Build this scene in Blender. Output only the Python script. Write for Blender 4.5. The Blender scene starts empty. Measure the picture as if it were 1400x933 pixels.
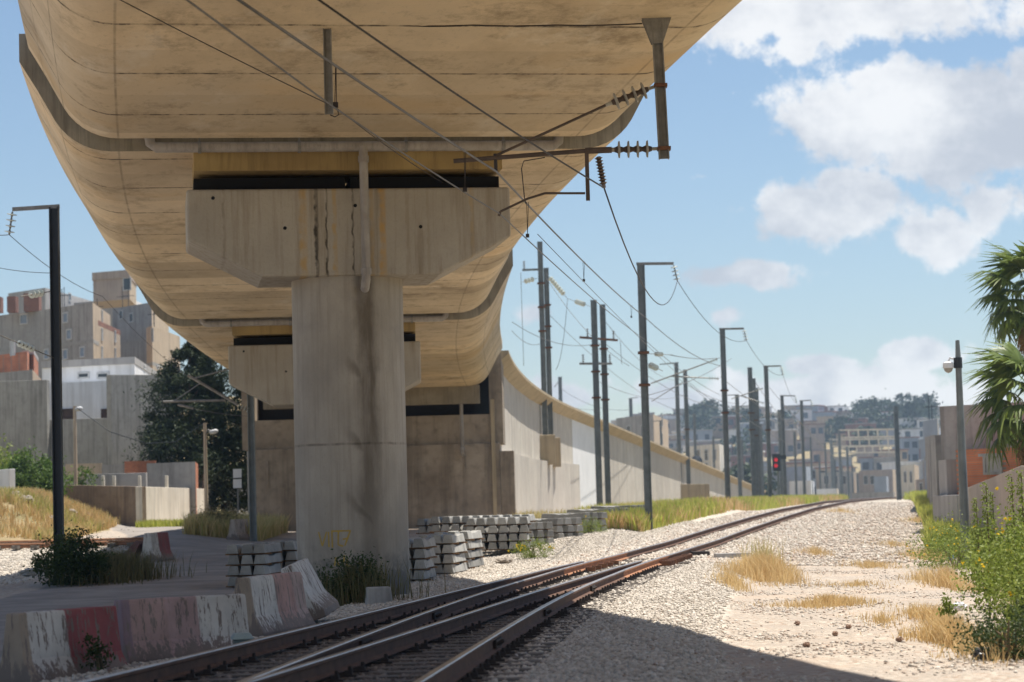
import bpy, math, random
import numpy as np
from mathutils import Vector, Matrix
R_ = math.radians
random.seed(7)
SC = bpy.context.scene
COL = SC.collection

# ------------------------------------------------------------------ camera
FPX = 3306.0; RHO = R_(1.58); PT = R_(3.98); CZ = 1.6
cd = bpy.data.cameras.new('camera'); cam = bpy.data.objects.new('camera', cd); COL.objects.link(cam)
cd.sensor_width = 36; cd.lens = FPX / 1400 * 36; cd.clip_end = 6000; cd.clip_start = 0.1
Rv = Vector((1, 0, 0)); Uv = Vector((0, -math.sin(PT), math.cos(PT))); Fv = Vector((0, math.cos(PT), math.sin(PT)))
rr = Rv * math.cos(RHO) - Uv * math.sin(RHO); uu = Rv * math.sin(RHO) + Uv * math.cos(RHO)
M = Matrix((rr, uu, -Fv)).transposed().to_4x4(); M.translation = (0, 0, CZ)
cam.matrix_world = M
SC.camera = cam
cd.dof.use_dof = True; cd.dof.focus_distance = 40; cd.dof.aperture_fstop = 2.2

def ray(x, y):
    u = (x - 700) / FPX; v = (466 - y) / FPX
    ul = u * math.cos(RHO) + v * math.sin(RHO); vl = -u * math.sin(RHO) + v * math.cos(RHO)
    dx, dy, dz = ul, math.cos(PT) - vl * math.sin(PT), math.sin(PT) + vl * math.cos(PT)
    return dx / dy, dz / dy
def P(x, y, Y):                       # point at forward distance Y seen in direction (x, y)
    a, b = ray(x, y); return Vector((a * Y, Y, CZ + b * Y))
def XA(x, Y, y=690): return ray(x, y)[0] * Y
def ZA(x, y, Y): return CZ + ray(x, y)[1] * Y

# ------------------------------------------------------------------ light and sky
SUN_AZ, SUN_EL = R_(56), R_(71)
w = bpy.data.worlds.new('World'); SC.world = w; w.use_nodes = True
nt = w.node_tree; nt.nodes.clear()
def N(nt, typ, **kw):
    n = nt.nodes.new(typ)
    for k, v in kw.items():
        if k == 'ins':
            for a, b in v.items(): n.inputs[a].default_value = b
        else: setattr(n, k, v)
    return n
out = N(nt, 'ShaderNodeOutputWorld'); bg = N(nt, 'ShaderNodeBackground'); bg.inputs[1].default_value = 0.078
sky = N(nt, 'ShaderNodeTexSky', sky_type='NISHITA'); sky.sun_disc = False
sky.sun_elevation = SUN_EL; sky.sun_rotation = SUN_AZ; sky.air_density = 1.0; sky.dust_density = .25; sky.ozone_density = 3.0
tc = N(nt, 'ShaderNodeTexCoord'); L = nt.links.new
sep = N(nt, 'ShaderNodeSeparateXYZ'); L(tc.outputs['Generated'], sep.inputs[0])
def math_(nt, op, a, b=None, clamp=False):
    n = N(nt, 'ShaderNodeMath', operation=op, use_clamp=clamp)
    for i, q in enumerate((a, b)):
        if q is None: continue
        if isinstance(q, (int, float)): n.inputs[i].default_value = q
        else: nt.links.new(q, n.inputs[i])
    return n.outputs[0]
dyc = math_(nt, 'MAXIMUM', sep.outputs[1], 0.08)
ga = math_(nt, 'DIVIDE', sep.outputs[0], dyc); gb = math_(nt, 'DIVIDE', sep.outputs[2], dyc)
cmb = N(nt, 'ShaderNodeCombineXYZ'); L(ga, cmb.inputs[0]); L(gb, cmb.inputs[1])
gp = cmb.outputs[0]
def fbm(scale, detail, rough, off=(0, 0, 0), sc=(1, 1, 1)):
    mp = N(nt, 'ShaderNodeMapping'); mp.inputs['Location'].default_value = off; mp.inputs['Scale'].default_value = sc
    L(gp, mp.inputs[0]); n = N(nt, 'ShaderNodeTexNoise'); n.inputs['Scale'].default_value = scale
    n.inputs['Detail'].default_value = detail; n.inputs['Roughness'].default_value = rough; L(mp.outputs[0], n.inputs['Vector'])
    return n.outputs['Fac']
clouds = [  # photo direction x, y, half sizes, weight
    (1290, 160, 215, 92, 1.0), (1400, 180, 170, 112, 1.0), (1230, 115, 110, 52, .9), (1170, 155, 120, 60, .9),
    (1090, 290, 110, 50, .85), (1165, 262, 80, 40, .75), (1200, 15, 280, 58, .85), (1060, 20, 130, 45, .8), (1085, 62, 45, 26, .6),
    (1290, 318, 60, 42, .45), (1380, 270, 80, 60, .7), (1010, 376, 100, 26, .95), (1260, 488, 80, 28, .95), (1115, 500, 75, 20, .9),
    (1190, 540, 190, 48, 1.15), (1100, 545, 150, 44, 1.0), (960, 241, 22, 12, .45), (993, 430, 30, 15, .45), (780, 540, 120, 30, .5),
    (900, 545, 90, 30, .55), (720, 430, 25, 14, .4), (965, 550, 60, 26, .6), (1330, 565, 120, 40, .8)]
acc = None
for x, y, sx, sy, wt in clouds:
    a, b = ray(x, y)
    mp = N(nt, 'ShaderNodeMapping'); mp.vector_type = 'POINT'
    mp.inputs['Scale'].default_value = (FPX / sx, FPX / sy, 0); mp.inputs['Location'].default_value = (-a * FPX / sx, -b * FPX / sy, 0)
    L(gp, mp.inputs[0]); vl = N(nt, 'ShaderNodeVectorMath', operation='LENGTH'); L(mp.outputs[0], vl.inputs[0])
    f = math_(nt, 'MULTIPLY', math_(nt, 'SUBTRACT', 1.25, vl.outputs['Value']), wt)
    acc = f if acc is None else math_(nt, 'SMOOTH_MAX', acc, f) if False else math_(nt, 'MAXIMUM', acc, f)
n1 = fbm(13, 12, .64); n2 = fbm(42, 9, .66, (3, 1, 0))
field = math_(nt, 'ADD', acc, math_(nt, 'MULTIPLY', math_(nt, 'SUBTRACT', n1, .495), 2.6))
field = math_(nt, 'ADD', field, math_(nt, 'MULTIPLY', math_(nt, 'SUBTRACT', n2, .5), 1.5))
mr = N(nt, 'ShaderNodeMapRange', interpolation_type='SMOOTHSTEP'); mr.inputs[1].default_value = .16; mr.inputs[2].default_value = .50
L(field, mr.inputs[0])
front = N(nt, 'ShaderNodeMapRange'); front.inputs[1].default_value = .3; front.inputs[2].default_value = .6; L(sep.outputs[1], front.inputs[0])
dens = math_(nt, 'MULTIPLY', mr.outputs[0], front.outputs[0])
# clouds behind and overhead: plain scattered cumulus
n3 = N(nt, 'ShaderNodeTexNoise'); n3.inputs['Scale'].default_value = 3.2; n3.inputs['Detail'].default_value = 7; L(tc.outputs['Generated'], n3.inputs['Vector'])
mr3 = N(nt, 'ShaderNodeMapRange', interpolation_type='SMOOTHSTEP'); mr3.inputs[1].default_value = .55; mr3.inputs[2].default_value = .68; L(n3.outputs['Fac'], mr3.inputs[0])
back = math_(nt, 'MULTIPLY', mr3.outputs[0], math_(nt, 'SUBTRACT', 1.0, front.outputs[0]))
dens = math_(nt, 'MULTIPLY', math_(nt, 'ADD', dens, back), .93, True)
# cloud brightness: billows, greyer cores
n4 = fbm(22, 9, .62, (.9, .25, 0), (1, 1.3, 1)); n5 = fbm(7, 4, .5, (4.9, 2.2, 0), (1, 1.6, 1))
bri = math_(nt, 'ADD', math_(nt, 'MULTIPLY', n4, .5), math_(nt, 'MULTIPLY', n5, .5))
mr4 = N(nt, 'ShaderNodeMapRange', interpolation_type='SMOOTHSTEP'); mr4.inputs[1].default_value = .38; mr4.inputs[2].default_value = .58; L(bri, mr4.inputs[0])
cmix = N(nt, 'ShaderNodeMix', data_type='RGBA'); L(mr4.outputs[0], cmix.inputs[0])
cmix.inputs[6].default_value = (4.9, 5.2, 5.8, 1); cmix.inputs[7].default_value = (8.6, 8.6, 8.6, 1)
smix = N(nt, 'ShaderNodeMix', data_type='RGBA'); L(dens, smix.inputs[0]); L(sky.outputs[0], smix.inputs[6]); L(cmix.outputs[2], smix.inputs[7])
L(smix.outputs[2], bg.inputs[0]); L(bg.outputs[0], out.inputs[0])
sl = bpy.data.lights.new('sun', 'SUN'); sl.energy = 5.0; sl.angle = R_(.53); sl.color = (1, .95, .87)
so = bpy.data.objects.new('sun', sl); COL.objects.link(so)
sv = Vector((math.sin(SUN_AZ) * math.cos(SUN_EL), math.cos(SUN_AZ) * math.cos(SUN_EL), math.sin(SUN_EL)))
so.rotation_euler = sv.to_track_quat('Z', 'Y').to_euler(); so.location = (40, 20, 80)
SC.view_settings.view_transform = 'Standard'; SC.view_settings.look = 'None'; SC.view_settings.gamma = 1
SC.view_settings.exposure = 0.60

# ------------------------------------------------------------------ materials
MATS = {}
def mat(name, c1, c2=None, scale=3.0, rough=.85, bump=.15, fine=None, streak=0, streak_c=None, metal=0, coords='Object', stretch=(1, 1, 1), spec=.3, fine_c=None, fine_amt=.35, rnd=0, bscale=None):
    if name in MATS: return MATS[name]
    m = bpy.data.materials.new(name); m.use_nodes = True; t = m.node_tree; b = t.nodes['Principled BSDF']; l = t.links.new
    b.inputs['Roughness'].default_value = rough; b.inputs['Metallic'].default_value = metal; b.inputs['Specular IOR Level'].default_value = spec
    tcn = N(t, 'ShaderNodeTexCoord'); src = tcn.outputs[coords]
    if coords == 'Object' and True:
        oi = N(t, 'ShaderNodeObjectInfo'); ad = N(t, 'ShaderNodeVectorMath', operation='ADD'); l(src, ad.inputs[0])
        sc_ = N(t, 'ShaderNodeVectorMath', operation='SCALE'); cb = N(t, 'ShaderNodeCombineXYZ')
        l(oi.outputs['Random'], cb.inputs[0]); l(oi.outputs['Random'], cb.inputs[1]); l(cb.outputs[0], sc_.inputs[0]); sc_.inputs['Scale'].default_value = 37
        l(sc_.outputs[0], ad.inputs[1]); src = ad.outputs[0]
    mp = N(t, 'ShaderNodeMapping'); mp.inputs['Scale'].default_value = stretch; l(src, mp.inputs[0])
    c2 = c2 or tuple(x * .75 for x in c1)
    no = N(t, 'ShaderNodeTexNoise'); no.inputs['Scale'].default_value = scale; no.inputs['Detail'].default_value = 8; no.inputs['Roughness'].default_value = .62
    l(mp.outputs[0], no.inputs['Vector'])
    mr = N(t, 'ShaderNodeMapRange'); mr.inputs[1].default_value = .33; mr.inputs[2].default_value = .67; l(no.outputs['Fac'], mr.inputs[0])
    mx = N(t, 'ShaderNodeMix', data_type='RGBA'); l(mr.outputs[0], mx.inputs[0]); mx.inputs[6].default_value = (*c1, 1); mx.inputs[7].default_value = (*c2, 1)
    col = mx.outputs[2]
    if fine:
        nf = N(t, 'ShaderNodeTexNoise'); nf.inputs['Scale'].default_value = fine; nf.inputs['Detail'].default_value = 4; l(mp.outputs[0], nf.inputs['Vector'])
        mf = N(t, 'ShaderNodeMapRange'); mf.inputs[1].default_value = .5; mf.inputs[2].default_value = .75; mf.inputs[4].default_value = fine_amt; l(nf.outputs['Fac'], mf.inputs[0])
        m2 = N(t, 'ShaderNodeMix', data_type='RGBA'); l(mf.outputs[0], m2.inputs[0]); l(col, m2.inputs[6]); m2.inputs[7].default_value = (*(fine_c or tuple(x * .4 for x in c1)), 1); col = m2.outputs[2]
    if streak:
        ms = N(t, 'ShaderNodeMapping'); ms.inputs['Scale'].default_value = (1, 1, .06); l(src, ms.inputs[0])
        ns = N(t, 'ShaderNodeTexNoise'); ns.inputs['Scale'].default_value = streak; ns.inputs['Detail'].default_value = 6; ns.inputs['Roughness'].default_value = .7; l(ms.outputs[0], ns.inputs['Vector'])
        mf = N(t, 'ShaderNodeMapRange'); mf.inputs[1].default_value = .48; mf.inputs[2].default_value = .72; mf.inputs[4].default_value = .75; l(ns.outputs['Fac'], mf.inputs[0])
        m2 = N(t, 'ShaderNodeMix', data_type='RGBA'); l(mf.outputs[0], m2.inputs[0]); l(col, m2.inputs[6]); m2.inputs[7].default_value = (*(streak_c or tuple(x * .45 for x in c1)), 1); col = m2.outputs[2]
    if rnd:
        oi2 = N(t, 'ShaderNodeObjectInfo'); h = N(t, 'ShaderNodeHueSaturation'); l(col, h.inputs['Color'])
        l(math_(t, 'ADD', math_(t, 'MULTIPLY', oi2.outputs['Random'], rnd), 1 - rnd / 2), h.inputs['Value']); col = h.outputs[0]
    l(col, b.inputs['Base Color'])
    if bump:
        nb = N(t, 'ShaderNodeTexNoise'); nb.inputs['Scale'].default_value = bscale or (fine or scale * 5); nb.inputs['Detail'].default_value = 6; l(mp.outputs[0], nb.inputs['Vector'])
        bp = N(t, 'ShaderNodeBump'); bp.inputs['Strength'].default_value = bump; bp.inputs['Distance'].default_value = .03; l(nb.outputs['Fac'], bp.inputs['Height']); l(bp.outputs[0], b.inputs['Normal'])
    MATS[name] = m; return m

def leafmat(name, cols, trans=.3, rough=.6):
    m = bpy.data.materials.new(name); m.use_nodes = True; t = m.node_tree; b = t.nodes['Principled BSDF']; l = t.links.new
    g = N(t, 'ShaderNodeNewGeometry'); r = N(t, 'ShaderNodeValToRGB'); l(g.outputs['Random Per Island'], r.inputs[0])
    e = r.color_ramp.elements
    while len(e) < len(cols): e.new(.5)
    for i, c in enumerate(cols): e[i].position = i / (len(cols) - 1); e[i].color = (*c, 1)
    l(r.outputs[0], b.inputs['Base Color']); b.inputs['Roughness'].default_value = rough; b.inputs['Specular IOR Level'].default_value = .25
    tr = N(t, 'ShaderNodeBsdfTranslucent'); l(r.outputs[0], tr.inputs[0]); ms = N(t, 'ShaderNodeMixShader'); ms.inputs[0].default_value = trans
    l(b.outputs[0], ms.inputs[1]); l(tr.outputs[0], ms.inputs[2]); l(ms.outputs[0], t.nodes['Material Output'].inputs[0])
    return m

# ------------------------------------------------------------------ mesh helpers
class MB:
    def __init__(s): s.v = []; s.f = []; s.mi = []; s.m = 0
    def add(s, vs, fs, mi=None):
        o = len(s.v); s.v += [tuple(q) for q in vs]
        for f in fs: s.f.append(tuple(i + o for i in f)); s.mi.append(s.m if mi is None else mi)
        return s
    def box(s, c, d, rz=0, taper=1.0, mi=None):
        cx, cy, cz = c; x, y, z = d[0] / 2, d[1] / 2, d[2] / 2; cs, sn = math.cos(rz), math.sin(rz); vs = []
        for k, (sx, sy, sz) in enumerate([(-1, -1, -1), (1, -1, -1), (1, 1, -1), (-1, 1, -1), (-1, -1, 1), (1, -1, 1), (1, 1, 1), (-1, 1, 1)]):
            tp = taper if sz > 0 else 1; px, py = sx * x * tp, sy * y * tp
            vs.append((cx + px * cs - py * sn, cy + px * sn + py * cs, cz + sz * z))
        return s.add(vs, [(3, 2, 1, 0), (4, 5, 6, 7), (0, 1, 5, 4), (1, 2, 6, 5), (2, 3, 7, 6), (3, 0, 4, 7)], mi)
    def obox(s, o, ex, ey, ez, mi=None):     # corner + three edge vectors
        o, ex, ey, ez = map(Vector, (o, ex, ey, ez))
        vs = [o, o + ex, o + ex + ey, o + ey]; vs += [q + ez for q in vs]
        return s.add(vs, [(3, 2, 1, 0), (4, 5, 6, 7), (0, 1, 5, 4), (1, 2, 6, 5), (2, 3, 7, 6), (3, 0, 4, 7)], mi)
    def bar(s, p, q, wd, ht=None, mi=None):
        p, q = Vector(p), Vector(q); d = (q - p); dn = d.normalized(); up = Vector((0, 0, 1)) if abs(dn.z) < .95 else Vector((0, 1, 0))
        a = dn.cross(up).normalized() * wd; b = a.cross(dn).normalized() * (ht or wd)
        return s.obox(p - a / 2 - b / 2, a, b, d, mi)
    def tube(s, pts, r, n=8, cap=True, mi=None):
        pts = [Vector(p) for p in pts]; rs = r if isinstance(r, (list, tuple)) else [r] * len(pts); vs = []; fs = []
        prev = None
        for i, p in enumerate(pts):
            d = (pts[min(i + 1, len(pts) - 1)] - pts[max(i - 1, 0)]).normalized()
            if prev is None:
                a = d.orthogonal().normalized()
            else:
                a = (prev - d * prev.dot(d)).normalized()
            prev = a; b = d.cross(a)
            for k in range(n):
                t = 2 * math.pi * k / n; vs.append(p + (a * math.cos(t) + b * math.sin(t)) * rs[i])
        for i in range(len(pts) - 1):
            for k in range(n):
                fs.append((i * n + k, i * n + (k + 1) % n, (i + 1) * n + (k + 1) % n, (i + 1) * n + k))
        if cap: fs.append(tuple(range(n - 1, -1, -1))); fs.append(tuple(range((len(pts) - 1) * n, len(pts) * n)))
        return s.add(vs, fs, mi)
    def lathe(s, p, axis, prof, n=12, mi=None):    # prof: (along, radius)
        p = Vector(p); d = Vector(axis).normalized(); a = d.orthogonal().normalized(); b = d.cross(a); vs = []; fs = []
        for h, r in prof:
            for k in range(n):
                t = 2 * math.pi * k / n; vs.append(p + d * h + (a * math.cos(t) + b * math.sin(t)) * r)
        for i in range(len(prof) - 1):
            for k in range(n): fs.append((i * n + k, i * n + (k + 1) % n, (i + 1) * n + (k + 1) % n, (i + 1) * n + k))
        fs.append(tuple(range(n - 1, -1, -1))); fs.append(tuple(range((len(prof) - 1) * n, len(prof) * n)))
        return s.add(vs, fs, mi)
    def prism(s, poly, o, ex, ey, ez, mi=None):     # poly (a,b) in frame ex,ey extruded by ez
        o, ex, ey, ez = map(Vector, (o, ex, ey, ez)); n = len(poly)
        vs = [o + ex * a + ey * b for a, b in poly]; vs += [q + ez for q in vs]
        fs = [tuple(range(n - 1, -1, -1)), tuple(range(n, 2 * n))] + [(i, (i + 1) % n, n + (i + 1) % n, n + i) for i in range(n)]
        return s.add(vs, fs, mi)
def build(name, mb, m, parent=None, smooth=False, bevel=0, loc=None, kind=None, autos=None):
    me = bpy.data.meshes.new(name); org = Vector((0, 0, 0))
    if parent is not None and parent.get('_w'): org = Vector(parent['_w'])
    elif loc is not None: org = Vector(loc)
    me.from_pydata([(a - org.x, b - org.y, c - org.z) for a, b, c in mb.v], [], mb.f)
    for q in (m if isinstance(m, (list, tuple)) else [m]): me.materials.append(q)
    me.polygons.foreach_set('material_index', mb.mi)
    if smooth: me.polygons.foreach_set('use_smooth', [True] * len(me.polygons))
    me.update()
    if smooth and autos: me.set_sharp_from_angle(angle=R_(autos))
    o = bpy.data.objects.new(name, me); COL.objects.link(o)
    if parent is not None: o.parent = parent
    elif loc is not None: o.location = org
    if bevel:
        bm_ = o.modifiers.new('bevel', 'BEVEL'); bm_.width = bevel; bm_.segments = 2; bm_.limit_method = 'ANGLE'
    if kind: o['kind'] = kind
    if parent is not None and parent.get('_w'): o['_w'] = list(org)
    elif loc is not None: o['_w'] = list(org)
    return o
def npmesh(name, V, Fc, m, parent=None, kind=None, smooth=False, org=(0, 0, 0)):
    V = np.asarray(V, dtype=np.float32) - np.asarray(org, dtype=np.float32); Fc = np.asarray(Fc, dtype=np.int32); k = Fc.shape[1]
    me = bpy.data.meshes.new(name); me.vertices.add(len(V)); me.vertices.foreach_set('co', V.ravel())
    me.loops.add(Fc.size); me.loops.foreach_set('vertex_index', Fc.ravel()); me.polygons.add(len(Fc))
    me.polygons.foreach_set('loop_start', np.arange(len(Fc), dtype=np.int32) * k); me.polygons.foreach_set('loop_total', np.full(len(Fc), k, dtype=np.int32))
    if smooth: me.polygons.foreach_set('use_smooth', np.ones(len(Fc), dtype=bool))
    me.update(calc_edges=True); me.materials.append(m)
    o = bpy.data.objects.new(name, me); COL.objects.link(o)
    if parent is not None: o.parent = parent
    elif any(org): o.location = org
    if kind: o['kind'] = kind
    return o
def thing(name, label, cat, loc=(0, 0, 0), group=None, rz=0):
    o = bpy.data.objects.new(name, None); COL.objects.link(o); o.location = loc; o.rotation_euler.z = rz; o.empty_display_size = .2
    o['label'] = label; o['category'] = cat
    if group: o['group'] = group
    o['_w'] = list(loc) if not rz else [0, 0, 0]
    if not rz and not any(loc): o['_w'] = [0, 0, 1e-9]
    return o
def tag(o, label, cat, group=None):
    o['label'] = label; o['category'] = cat
    if group: o['group'] = group
    return o
def copy_tree(o, loc, label=None, rz=None, parent=None):
    c = o.copy(); COL.objects.link(c)
    if parent is not None: c.parent = parent
    else:
        c.location = loc
        if rz is not None: c.rotation_euler.z = rz
        if label: c['label'] = label
    for ch in list(o.children): copy_tree(ch, None, parent=c)
    return c

# ------------------------------------------------------------------ terrain
def sst(a, b, x):
    t = np.clip((np.asarray(x, float) - a) / (b - a), 0, 1); return t * t * (3 - 2 * t)
def XR(Y): return np.interp(Y, TY, TXR)
_c = np.polyfit([12, 20, 30, 40, 50, 60, 70, 80, 100, 126], [-2.15, -1.58, -.70, .28, 1.3, 2.72, 4.4, 6.25, 10.1, 15.1], 5)
TY = np.arange(0, 420, 1.0); TXR = np.polyval(_c, TY)
i126 = 120; sl_ = .195
TXR = np.where(TY > i126, TXR[i126] + (TY - i126) * sl_, TXR); TXR = np.where(TY < 12, TXR[12] + (TY - 12) * .055, TXR)
_cl = np.polyfit([12, 20, 25, 30, 35, 40, 50, 57, 62], [-4.1, -3.0, -2.32, -1.68, -1.0, -.38, .9, 2.05, 2.98], 3)
def XL(Y): return np.where(np.asarray(Y) > 61.5, XR(Y), np.polyval(_cl, Y))
def gbase(Y): return np.interp(Y, [-100, 48, 64, 76, 88, 103, 118, 150, 200, 300], [0, 0, .07, .2, .45, .75, 1.0, 1.32, 1.48, 1.56])
_rs = np.random.RandomState(3); _ph = _rs.rand(24, 4)
def wob(X, Y, s):
    r = 0
    for k in range(8):
        a = _ph[k, 0] * 6.28; fq = (0.6 + 1.6 * _ph[k, 1]) / s
        r = r + np.sin((X * math.cos(a) + Y * math.sin(a)) * fq + _ph[k, 2] * 6.28)
    return r / 8
def H(X, Y):
    X = np.asarray(X, float); Y = np.asarray(Y, float)
    z = gbase(Y)
    d = X - XR(Y)
    z = z + .38 * np.exp(-((d + 4.0) / 1.4) ** 2) * sst(68, 78, Y) * (1 - sst(118, 130, Y))
    z = z - .10 * sst(2.6, 3.6, d) * (1 - sst(100, 140, Y)) - .10 * sst(-3.3, -4.2, d) * (1 - sst(50, 70, Y))
    z = z + 1.55 * sst(-17.8, -21.5, X) * sst(93.5, 101, Y) * (1 - .45 * sst(107, 116, Y)) * (1 - sst(150, 200, Y))
    z = z + .35 * sst(-10, -14, X) * sst(84, 96, Y)
    z = z + 12 * sst(150, 250, Y) * sst(-8, -26, X)
    z = z + 24 * sst(430, 800, Y) * (1 - .35 * sst(60, -20, X)) + 3 * sst(430, 700, Y) * wob(X, Y, 40)
    near = np.exp(-np.maximum(np.abs(d) - 2.2, 0) ** 2 / .8) * (Y < 140)
    z = z + (.05 * wob(X, Y, 1.6) + .02 * wob(X + 50, Y, .45)) * (1 - near)
    z = z + .035 * near
    return z
def Hz(x, y): return float(H(x, y))

xs = np.concatenate([np.linspace(-700, -60, 26), np.linspace(-55, -26, 24), np.arange(-25, 20, .3), np.linspace(20.5, 60, 34), np.linspace(65, 700, 40)])
ys = np.concatenate([np.linspace(-200, 8, 22), np.arange(9, 130, .4), np.linspace(131, 300, 80), np.linspace(305, 1000, 80), np.linspace(1050, 2500, 12)])
GX, GY = np.meshgrid(xs, ys); GZ = H(GX, GY); nx, ny = len(xs), len(ys)
idx = np.arange(nx * ny).reshape(ny, nx)
Fq = np.stack([idx[:-1, :-1].ravel(), idx[:-1, 1:].ravel(), idx[1:, 1:].ravel(), idx[1:, :-1].ravel()], 1)

def ground_mat():
    m = bpy.data.materials.new('ground'); m.use_nodes = True; t = m.node_tree; b = t.nodes['Principled BSDF']; l = t.links.new
    b.inputs['Roughness'].default_value = .95; b.inputs['Specular IOR Level'].default_value = .12
    tcn = N(t, 'ShaderNodeTexCoord'); at = N(t, 'ShaderNodeAttribute', attribute_name='zone'); sp = N(t, 'ShaderNodeSeparateColor'); l(at.outputs['Color'], sp.inputs[0])
    def noise(s, d=6, r=.6):
        n = N(t, 'ShaderNodeTexNoise'); n.inputs['Scale'].default_value = s; n.inputs['Detail'].default_value = d; n.inputs['Roughness'].default_value = r; l(tcn.outputs['Object'], n.inputs['Vector']); return n.outputs['Fac']
    def ramp(f, a, b_, lo=0, hi=1):
        r = N(t, 'ShaderNodeMapRange'); r.inputs[1].default_value = a; r.inputs[2].default_value = b_; r.inputs[3].default_value = lo; r.inputs[4].default_value = hi; l(f, r.inputs[0]); return r.outputs[0]
    def mix(f, a, b_, bt='MIX'):
        x = N(t, 'ShaderNodeMix', data_type='RGBA', blend_type=bt)
        if isinstance(f, (int, float)): x.inputs[0].default_value = f
        else: l(f, x.inputs[0])
        for i, q in ((6, a), (7, b_)):
            if isinstance(q, tuple): x.inputs[i].default_value = (*q, 1)
            else: l(q, x.inputs[i])
        return x.outputs[2]
    vo = N(t, 'ShaderNodeTexVoronoi'); vo.inputs['Scale'].default_value = 16; l(tcn.outputs['Object'], vo.inputs['Vector'])
    vs = N(t, 'ShaderNodeSeparateColor'); l(vo.outputs['Color'], vs.inputs[0])
    peb = mix(ramp(vs.outputs[0], 0, 1), (.58, .51, .42), (.30, .25, .20))
    peb = mix(ramp(vs.outputs[1], .82, .86), peb, (.33, .22, .155))
    fine = mix(ramp(noise(9), .35, .65), (.44, .38, .315), (.33, .275, .225))
    path = mix(ramp(noise(1.3), .42, .6), fine, peb)
    path = mix(ramp(noise(.45, 4), .52, .68), path, (.46, .365, .28))
    vb = N(t, 'ShaderNodeTexVoronoi'); vb.inputs['Scale'].default_value = 13; l(tcn.outputs['Object'], vb.inputs['Vector'])
    vbs = N(t, 'ShaderNodeSeparateColor'); l(vb.outputs['Color'], vbs.inputs[0])
    bal = mix(ramp(vbs.outputs[0], 0, 1), (.62, .56, .47), (.34, .295, .24))
    road = mix(ramp(noise(.7), .38, .62), (.33, .295, .26), (.24, .215, .19))
    road = mix(ramp(noise(14), .55, .72, 0, .5), road, (.19, .17, .15))
    earth = mix(ramp(noise(.5), .38, .62), (.34, .26, .15), (.22, .19, .10))
    c = mix(ramp(math_(t, 'ADD', sp.outputs[0], math_(t, 'MULTIPLY', math_(t, 'SUBTRACT', noise(.8), .5), .9)), .42, .58), path, bal)
    c = mix(ramp(math_(t, 'ADD', sp.outputs[1], math_(t, 'MULTIPLY', math_(t, 'SUBTRACT', noise(.9), .5), .7)), .42, .58), c, road)
    c = mix(ramp(math_(t, 'ADD', sp.outputs[2], math_(t, 'MULTIPLY', math_(t, 'SUBTRACT', noise(.6), .5), .9)), .42, .58), c, earth)
    c = mix(math_(t, 'MULTIPLY', at.outputs['Alpha'], ramp(noise(1.1), .3, .55, .45, 1)), c, mix(ramp(vbs.outputs[1], 0, 1), (.17, .14, .115), (.075, .062, .055)))  # alpha darkens the track bed: oil dirt and painted shade together
    l(c, b.inputs['Base Color'])
    bp = N(t, 'ShaderNodeBump'); bp.inputs['Strength'].default_value = .6; bp.inputs['Distance'].default_value = .03
    hgt = math_(t, 'ADD', math_(t, 'MULTIPLY', vo.outputs['Distance'], -1.4), math_(t, 'MULTIPLY', noise(22), .7))
    l(math_(t, 'MULTIPLY', hgt, math_(t, 'SUBTRACT', 1.0, math_(t, 'MULTIPLY', sp.outputs[1], .75))), bp.inputs['Height']); l(bp.outputs[0], b.inputs['Normal'])
    return m
def zones(X, Y):
    d = X - XR(Y); dl = X - XL(Y)
    bal = np.maximum(np.exp(-np.maximum(np.abs(d) - 2.6, 0) ** 2 / .6), np.exp(-np.maximum(np.abs(dl) - 2.4, 0) ** 2 / .5) * (Y < 62))
    bal = np.maximum(bal, sst(-7.5, -5.5, d) * (1 - sst(-3, -2, d)) * sst(46, 52, Y) * (1 - sst(85, 96, Y)))
    bal = np.maximum(bal, np.exp(-np.maximum(np.abs(Y - (90 + .03 * X)) - 2.5, 0) ** 2 / 3) * sst(-13.5, -15.5, X) * (1 - sst(92.5, 94, Y)))
    bal = np.maximum(bal, sst(-12.5, -13.6, X) * sst(56, 60, Y) * (1 - sst(92, 93, Y)))
    cx = np.interp(Y, [0, 25, 47, 62, 85, 97, 108, 116, 130], [-7, -6.6, -7.6, -8.6, -10.4, -12.2, -14.8, -16.5, -18])
    wd = np.interp(Y, [0, 40, 60, 90, 110, 130], [3.8, 3.8, 3.2, 3.4, 3.2, 2.5])
    road = (1 - sst(wd - .4, wd + .5, np.abs(X - cx))) * (Y < 140)
    earth = np.maximum(sst(-17, -18.5, X) * sst(93, 95, Y), sst(140, 170, Y) * (1 - sst(-3.5, -2.5, d) * (1 - sst(250, 270, Y))))
    earth = np.maximum(earth, sst(5.2, 6.6, X - .155 * (Y - 27)))
    strip = (1 - sst(-3.2, -3.6, d) * 0) * sst(-3.0, -3.6, d) * sst(-12, -9, d) * sst(84, 92, Y)
    earth = np.maximum(earth, strip)
    return bal, road * (1 - strip), earth * (1 - road)
def oil_shade(X, Y):  # oily dirt plus viaduct shade put into the colour, ending where the sun begins
    return np.maximum(np.exp(-np.maximum(np.abs(X - XR(Y)) - .7, 0) ** 2 / .10), np.exp(-np.maximum(np.abs(X - XL(Y)) - .7, 0) ** 2 / .10)) * (1 - sst(44, 56, Y))
go = npmesh('ground', np.stack([GX.ravel(), GY.ravel(), GZ.ravel()], 1), Fq, ground_mat(), kind='structure', smooth=True)
zb, zr, ze = zones(GX.ravel(), GY.ravel())
ca = go.data.color_attributes.new('zone', 'FLOAT_COLOR', 'POINT')
ca.data.foreach_set('color', np.stack([zb, zr, ze, oil_shade(GX.ravel(), GY.ravel())], 1).astype(np.float32).ravel())

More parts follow.
